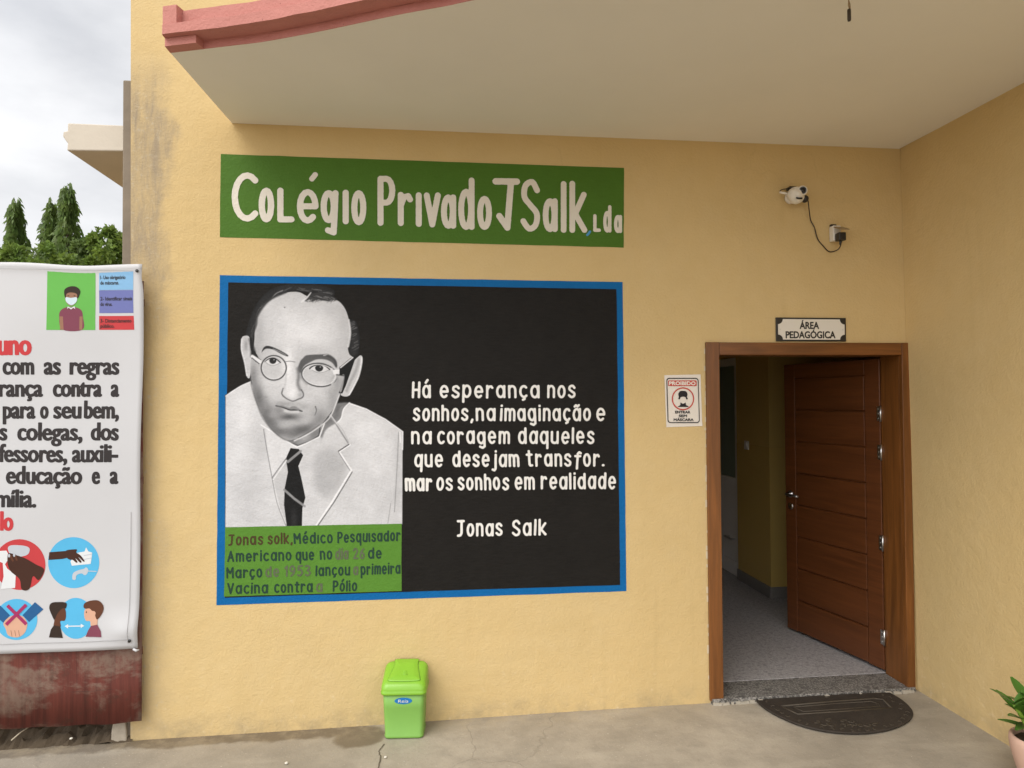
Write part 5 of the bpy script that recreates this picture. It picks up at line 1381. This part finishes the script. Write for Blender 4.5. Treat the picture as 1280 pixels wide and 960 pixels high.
def pic_mask(f):
    f.poly(T([(380, 55), (762, 55), (760, 528), (374, 528)]), C_GR)
    f.smooth(T([(475, 420), (490, 370), (540, 345), (600, 345), (650, 368), (664, 420), (660, 525), (500, 525)]), C_MAR, 0.0004)
    f.poly(T([(478, 420), (505, 420), (510, 526), (482, 526)]), C_SK, 0.0006); f.poly(T([(638, 420), (662, 420), (658, 526), (634, 526)]), C_SK, 0.0006)
    f.ell(572/6.4, 330+262/6.4, 50/6.4, 72/6.4, C_SK, 0.0008)
    f.smooth(T([(518, 250), (520, 205), (560, 180), (610, 182), (642, 215), (632, 262), (618, 275), (615, 240), (570, 228), (535, 240), (530, 275)]), C_HAIR, 0.0012)
    f.smooth(T([(530, 268), (570, 272), (615, 268), (612, 305), (575, 330), (535, 305)]), C_MASK, 0.0014)
    f.poly(T([(545, 340), (572, 352), (600, 338), (604, 362), (590, 350), (572, 364), (552, 350), (540, 362)]), C_WH, 0.0014)
    for x in (550, 598): f.ell(x/6.4, 330+255/6.4, 8/6.4, 3/6.4, C_HAIR, 0.0014, 12)
art('picture', 'green picture of a masked person in a maroon shirt', pic_mask)
art('info_box', 'light blue box', lambda f: f.poly(T([(792, 58), (1070, 58), (1070, 208), (790, 208)]), C_BL))
art('info_box', 'violet box', lambda f: f.poly(T([(790, 210), (1070, 210), (1070, 392), (792, 392)]), C_VI))
art('info_box', 'red box', lambda f: f.poly(T([(790, 415), (1072, 415), (1074, 526), (790, 526)]), C_RE))
lt = Letters(YB-0.0016, warp)
for t, a, b, y in (('1- Uso obrigatório', 800, 1008, 122), ('de máscaras.', 800, 955, 165), ('2- Identificar sinais', 800, 1062, 292), ('do vírus.', 800, 897, 335), ('3- Distanciamento', 800, 1052, 468), ('público.', 800, 912, 510)):
    lt.put(t, a/6.4, b/6.4, 330+y/6.4, 3.1, 0.045, 'x')
for o in lt.build('small_text_line', I_TXT, bn_t): o.matrix_parent_inverse = inv
K = lambda pts: [(x/5.33, 640+y/5.33) for x, y in pts]
KX = lambda x: x/5.33
KY = lambda y: 640+y/5.33
def pic_wash(f):
    f.ell(KX(128), KY(352), 172/5.33, 170/5.33, C_RE, 0, 48)
    f.poly(K([(-30, 262), (40, 258), (62, 300), (30, 350), (45, 380), (100, 420), (95, 508), (0, 515), (20, 430), (15, 340), (-40, 320)]), C_WH, 0.0006)
    f.smooth(K([(50, 240), (80, 222), (160, 226), (195, 245), (180, 285), (120, 300), (70, 290)]), C_GREY, 0.0006)
    f.smooth(K([(48, 290), (62, 275), (110, 290), (165, 310), (235, 350), (292, 385), (255, 455), (215, 430), (190, 515), (140, 518), (125, 450), (70, 400), (48, 350)]), C_DSK, 0.0010)
    for a, b in (((62, 285), (85, 330)), ((95, 285), (110, 325))): f.line(K([a, b]), 2.4, C_BRN, 0.0014)
    for x, y in ((58, 292), (92, 288)): f.ell(KX(x), KY(y), 1.4, 2.2, C_GREY, 0.0017, 12)
art('pictogram', 'red disc with dark hands being washed', pic_wash)
def pic_dry(f):
    f.ell(KX(490), KY(337), 172/5.33, 170/5.33, C_CY, 0, 48)
    f.poly(K([(500, 275), (565, 262), (575, 235), (590, 262), (615, 270), (612, 305), (605, 345), (530, 352), (480, 358), (470, 330)]), C_WH, 0.0006)
    f.poly(K([(328, 268), (450, 258), (450, 305), (420, 312), (322, 320)]), C_DSK, 0.0010)
    f.smooth(K([(440, 258), (500, 248), (515, 252), (510, 268), (540, 290), (565, 325), (556, 328), (525, 300), (545, 330), (535, 336), (505, 308), (518, 332), (508, 336), (485, 318), (470, 318), (448, 305)]), C_DSK, 0.0012)
    f.smooth(K([(482, 440), (490, 405), (530, 385), (560, 378), (575, 368), (590, 385), (582, 410), (565, 420), (545, 408), (512, 420), (505, 448), (490, 452)]), C_GREY, 0.0006)
    f.line(K([(580, 392), (645, 395)]), 1.0, C_GREY, 0.0009)
    for y in (290, 315): f.line(K([(560, y), (612, y-10)]), 0.8, C_GREY, 0.0015)
art('pictogram', 'blue disc with a dark hand over running water', pic_dry)
def pic_shake(f):
    f.ell(KX(105), KY(718), 140/5.33, 136/5.33, C_CY, 0, 48)
    f.poly(K([(228, 603), (286, 650), (190, 735), (145, 690)]), C_NAVY, 0.0006); f.poly(K([(-40, 610), (0, 628), (62, 690), (20, 740), (-40, 690)]), C_NAVY, 0.0006)
    f.smooth(K([(20, 742), (60, 700), (105, 690), (150, 700), (178, 745), (165, 800), (130, 832), (90, 836), (50, 820), (35, 780)]), C_LSK, 0.0009)
    for x in (70, 95, 120): f.line(K([(x, 790), (x+8, 830)]), 0.7, C_SK, 0.0012)
    f.line(K([(45, 625), (172, 750)]), 4.2, C_MAG, 0.0015); f.line(K([(170, 620), (38, 752)]), 4.2, C_MAG, 0.0019)
art('pictogram', 'blue disc with a crossed out handshake', pic_shake)
def pic_dist(f):
    f.ell(KX(508), KY(707), 118/5.33, 136/5.33, C_CY, 0, 48)
    f.smooth(K([(362, 720), (366, 690), (350, 665), (372, 640), (430, 640), (441, 690), (432, 722), (402, 728), (404, 765), (358, 775)]), C_BRN, 0.0009)
    f.smooth(K([(326, 640), (340, 608), (385, 600), (442, 605), (440, 640), (420, 640), (400, 655), (378, 685), (362, 718), (345, 690)]), C_HAIR, 0.0013)
    f.poly(K([(358, 755), (402, 762), (420, 838), (326, 836), (338, 785)]), C_HAIR, 0.0015)
    f.smooth(K([(568, 650), (565, 690), (578, 722), (605, 725), (612, 760), (650, 758), (655, 700), (640, 645), (590, 632)]), C_LSK, 0.0009)
    f.smooth(K([(560, 632), (568, 605), (610, 588), (660, 588), (692, 620), (690, 665), (655, 712), (640, 690), (636, 660), (618, 655), (600, 640), (575, 642)]), C_BRN, 0.0013)
    f.ell(KX(634), KY(672), 1.6, 2.4, C_LSK, 0.0019, 14); f.ell(KX(580), KY(665), 0.6, 1.2, C_HAIR, 0.0015, 10)
    f.poly(K([(612, 755), (655, 746), (680, 790), (683, 828), (575, 828), (592, 785)]), C_MAR, 0.0016)
    f.line(K([(450, 760), (548, 757)]), 1.3, C_WH, 0.0007); f.poly(K([(432, 760), (456, 746), (456, 775)]), C_WH, 0.0007); f.poly(K([(566, 756), (542, 742), (542, 771)]), C_WH, 0.0007)
art('pictogram', 'blue disc between two people keeping their distance', pic_dist)
bm = bmesh.new()
for a, b in ((172.5, 339), (164.5, 799)):
    p = at(a, b, YB); M_ = Matrix.Translation((p[0], YB+warp(p[0], p[2])-0.006, p[2])) @ Matrix.Rotation(math.pi/2, 4, 'X'); lathe(bm, [(0.0, -0.001), (0.0085, 0.0), (0.0085, 0.002), (0.0, 0.0022)], 14, M_)
o = from_bm('eyelet', bm, M_BLACK, bn_t); o.matrix_parent_inverse = inv
bm = bmesh.new()
for pts in ([(163.5, 640), (163.2, 700), (162.6, 760), (162.2, 803)], [(0, 805.5), (60, 803.5), (110, 801.5), (161, 797.5)], [(0, 336.5), (60, 337), (120, 338), (168, 339.5)]):
    P_ = [at(a, b, YB) for a, b in catmull(pts, False, 5)]; tube(bm, [(p[0], YB+warp(p[0], p[2])-0.003-(0.008 if pts[0][1] < 400 else 0), p[2]) for p in P_], 0.0009, 5)
o = from_bm('stitching', bm, simple('stitch_grey', (0.30, 0.29, 0.29), 0.7, 0.1, 30), bn_t); o.matrix_parent_inverse = inv
p = at(171, 811, YB); bm = bmesh.new(); tube(bm, [(p[0]-0.012, YB-0.012, p[2]+0.004), (p[0]+0.004, YB-0.016, p[2]-0.004), (p[0]+0.016, YB-0.010, p[2]-0.002)], [0.006, 0.007, 0.003], 8)
o = from_bm('tie_cord', bm, M_VINYL, bn_t); o.matrix_parent_inverse = inv

# litter
def on_floor(px, py, z=0.0): q_ = onz(px, py, z); return q_
a, b = onz(14, 928, 0.06), onz(37, 912, 0.075)
bm = bmesh.new(); tube(bm, [(a[0], a[1], 0.07), ((a[0]+b[0])/2, (a[1]+b[1])/2, 0.085), (b[0], b[1], 0.09)], 0.0028, 6)
tag(from_bm('twig', bm, simple('dry_straw', (0.50, 0.43, 0.32), 0.8, 0.1, 30)), 'thin pale dry straw lying on the dirt under the hoarding', 'straw')
def pebble(px, py, r, label, z=0.0, flat=0.6):
    c = onz(px, py, z); bm = bmesh.new(); bmesh.ops.create_icosphere(bm, subdivisions=2, radius=r)
    for v_ in bm.verts: v_.co = v_.co*(1+0.25*noise.noise(v_.co*(1.4/r)+Vector((px, py, 0)))); v_.co.z *= flat
    for f in bm.faces: f.smooth = True
    o_ = from_bm('pebble', bm, M_PEB); o_.location = (c[0], c[1], (slope(c[0]) if z == 0 else z)+r*flat*0.8); return tag(o_, label, 'pebble', 'small stones lying about')
M_PEB = simple('pale_stone', (0.62, 0.58, 0.50), 0.8, 0.1, 60)
pebble(482, 948, 0.0075, 'white pebble on the concrete in front of the green bin')
pebble(358, 955, 0.009, 'white chip lying on the concrete left of the green bin')
pebble(89, 924, 0.008, 'white chip on the dirt below the rusty panel', 0.045)

# ================================================================ TREES BEYOND THE FENCE
M_BARK = simple('bark', (0.12, 0.09, 0.065), 0.9, 0.3, 8, bump=0.6, bscale=20)
M_MAST = mat_leaf('mast_leaf', (0.105, 0.17, 0.045), 0.4); M_BUSH = mat_leaf('bush_leaf', (0.14, 0.22, 0.045), 0.4); M_BUSH2 = mat_leaf('dark_bush_leaf', (0.095, 0.15, 0.04), 0.4)
def blade(V, Fc, p, d, L, w, up):
    s_ = d.cross(up)
    if s_.length < 1e-4: s_ = Vector((1, 0, 0))
    s_.normalize(); o_ = len(V)
    mid = p+d*(L*0.45)
    V += [p, mid+s_*w, p+d*L-Vector((0, 0, 0.12*L)), mid-s_*w]; Fc.append((o_, o_+1, o_+2, o_+3))
def leaf_obj(name, V, Fc, mat, parent):
    me = bpy.data.meshes.new(name); me.from_pydata([tuple(v) for v in V], [], Fc); me.update(); return link(name, me, mat, parent)
def trunk(parent, h, r, lean=(0, 0)):
    bm = bmesh.new(); tube(bm, [(lean[0]*t*t+0.05*math.sin(t*7)*r, lean[1]*t*t, h*t-0.1) for t in np.linspace(0, 1, 9)], [r*(1-0.85*t) for t in np.linspace(0, 1, 9)], 8)
    from_bm('trunk', bm, M_BARK, parent)
def mast_tree(px, py_top, y, w_px, label, seed, n=3900):
    rd = random.Random(seed); top = at(px, py_top, y); H = top[2]+0.06; k = (y-CAM[1])/F_PX
    t_ = thing('mast_tree', label, 'tree', (top[0], y, -0.06), 0, 'tall narrow trees beyond the fence'); trunk(t_, H*0.98, 0.16)
    V, Fc = [], []; half = w_px*k/2; Hc = H*0.62
    for i in range(n):
        u = rd.random()**0.8; z = H-u*Hc
        rad = half*(min(1, 0.10+1.15*u**0.62))*(1+0.20*math.sin(z*2.7+seed)+0.16*math.sin(z*6.1+seed*2))
        a = rd.random()*6.283; r = rad*math.sqrt(rd.random())*(1.0+0.22*math.sin(a*3+z*1.7+seed))
        p = Vector((r*math.cos(a), r*math.sin(a), z)); d = Vector((0.45*math.cos(a)+rd.gauss(0, 0.25), 0.45*math.sin(a)+rd.gauss(0, 0.25), -0.9+rd.gauss(0, 0.25))).normalized()
        blade(V, Fc, p, d, rd.uniform(0.18, 0.42), rd.uniform(0.035, 0.075), Vector((math.cos(a+1), math.sin(a+1), 0.3)))
    for i in range(14):     # loose shoots at the tip and sides
        u = rd.random()**2*0.7; z = H-u*Hc; a = rd.random()*6.283; rad = half*(0.1+1.1*u**0.62)
        for j in range(10):
            f = j/9; p = Vector(((rad+0.25*f*rad)*math.cos(a), (rad+0.25*f*rad)*math.sin(a), z+0.18-0.5*f*f+rd.gauss(0, 0.03)))
            blade(V, Fc, p, Vector((rd.gauss(0.2*math.cos(a), 0.3), rd.gauss(0.2*math.sin(a), 0.3), -0.9)).normalized(), rd.uniform(0.18, 0.34), 0.045, Vector((0, 1, 0.2)))
    for j in range(16):
        blade(V, Fc, Vector((rd.gauss(0, 0.05), rd.gauss(0, 0.05), H-0.05*j)), Vector((rd.gauss(0, 0.6), rd.gauss(0, 0.6), 0.5-0.07*j)).normalized(), 0.22, 0.04, Vector((0.3, 1, 0)))
    leaf_obj('crown', V, Fc, M_MAST, t_)
def bushy_tree(px, py_top, y, w_px, label, seed, mat, n=5200, depth=0.5):
    rd = random.Random(seed); top = at(px, py_top, y); H = top[2]+0.06; k = (y-CAM[1])/F_PX
    t_ = thing('leafy_tree', label, 'tree', (top[0], y, -0.06), 0, 'leafy trees beyond the fence'); trunk(t_, H*0.8, 0.18, (0.1, 0))
    V, Fc = [], []; half = w_px*k/2; clumps = []
    for i in range(34):
        a = rd.random()*6.283; u = rd.random(); r = half*math.sqrt(rd.random())*(0.35+0.75*u**0.6)
        clumps.append((Vector((r*math.cos(a), r*math.sin(a), H-half*0.22-u*H*depth)), half*rd.uniform(0.16, 0.34)))
    clumps.append((Vector((0, 0, H-half*0.2)), half*0.2))
    for i in range(n):
        c, r = rd.choice(clumps); q_ = Vector((rd.gauss(0, 1), rd.gauss(0, 1), rd.gauss(0, 0.8))); q_ = q_.normalized()*r*rd.random()**0.4
        d = (q_+Vector((rd.gauss(0, 0.3), rd.gauss(0, 0.3), rd.gauss(0.1, 0.3)))).normalized()
        blade(V, Fc, c+q_, d, rd.uniform(0.12, 0.30), rd.uniform(0.04, 0.085), Vector((rd.gauss(0, 1), rd.gauss(0, 1), 1)))
    for i in range(10):     # a few bare sprigs break the outline
        c, r = rd.choice(clumps); a = rd.random()*6.283; d0 = Vector((0.5*math.cos(a), 0.5*math.sin(a), 1)).normalized()
        for j in range(12):
            blade(V, Fc, c+d0*(r*(0.9+0.09*j)), (d0+Vector((rd.gauss(0, 0.8), rd.gauss(0, 0.8), rd.gauss(0, 0.3)))).normalized(), 0.16, 0.045, Vector((rd.gauss(0, 1), 1, 0)))
    leaf_obj('crown', V, Fc, mat, t_)
mast_tree(20, 252, 30, 34, 'narrow drooping mast tree standing alone at the far left above the banner', 3)
mast_tree(64, 252, 30.5, 30, 'shorter of the two joined narrow mast trees above the banner', 5)
mast_tree(85, 232, 30, 36, 'tallest narrow mast tree, next to the cream ledge', 8)
bushy_tree(137, 283, 24, 62, 'loose light green tree beside the building corner', 21, M_BUSH)
bushy_tree(112, 298, 27, 60, 'low dark bushy tree between the tallest mast tree and the building', 22, M_BUSH2)
bushy_tree(58, 303, 25, 90, 'broad rounded bush in front of the paired mast trees', 23, M_BUSH)
bushy_tree(24, 308, 22, 70, 'bright bushy tree at the foot of the lone mast tree', 24, M_BUSH)
bushy_tree(-18, 296, 26, 80, 'dark bushy tree cut off by the left edge of the view', 25, M_BUSH2)
bushy_tree(92, 312, 29, 140, 'wide low dark tree filling the gap behind the banner top', 26, M_BUSH2, 7000)
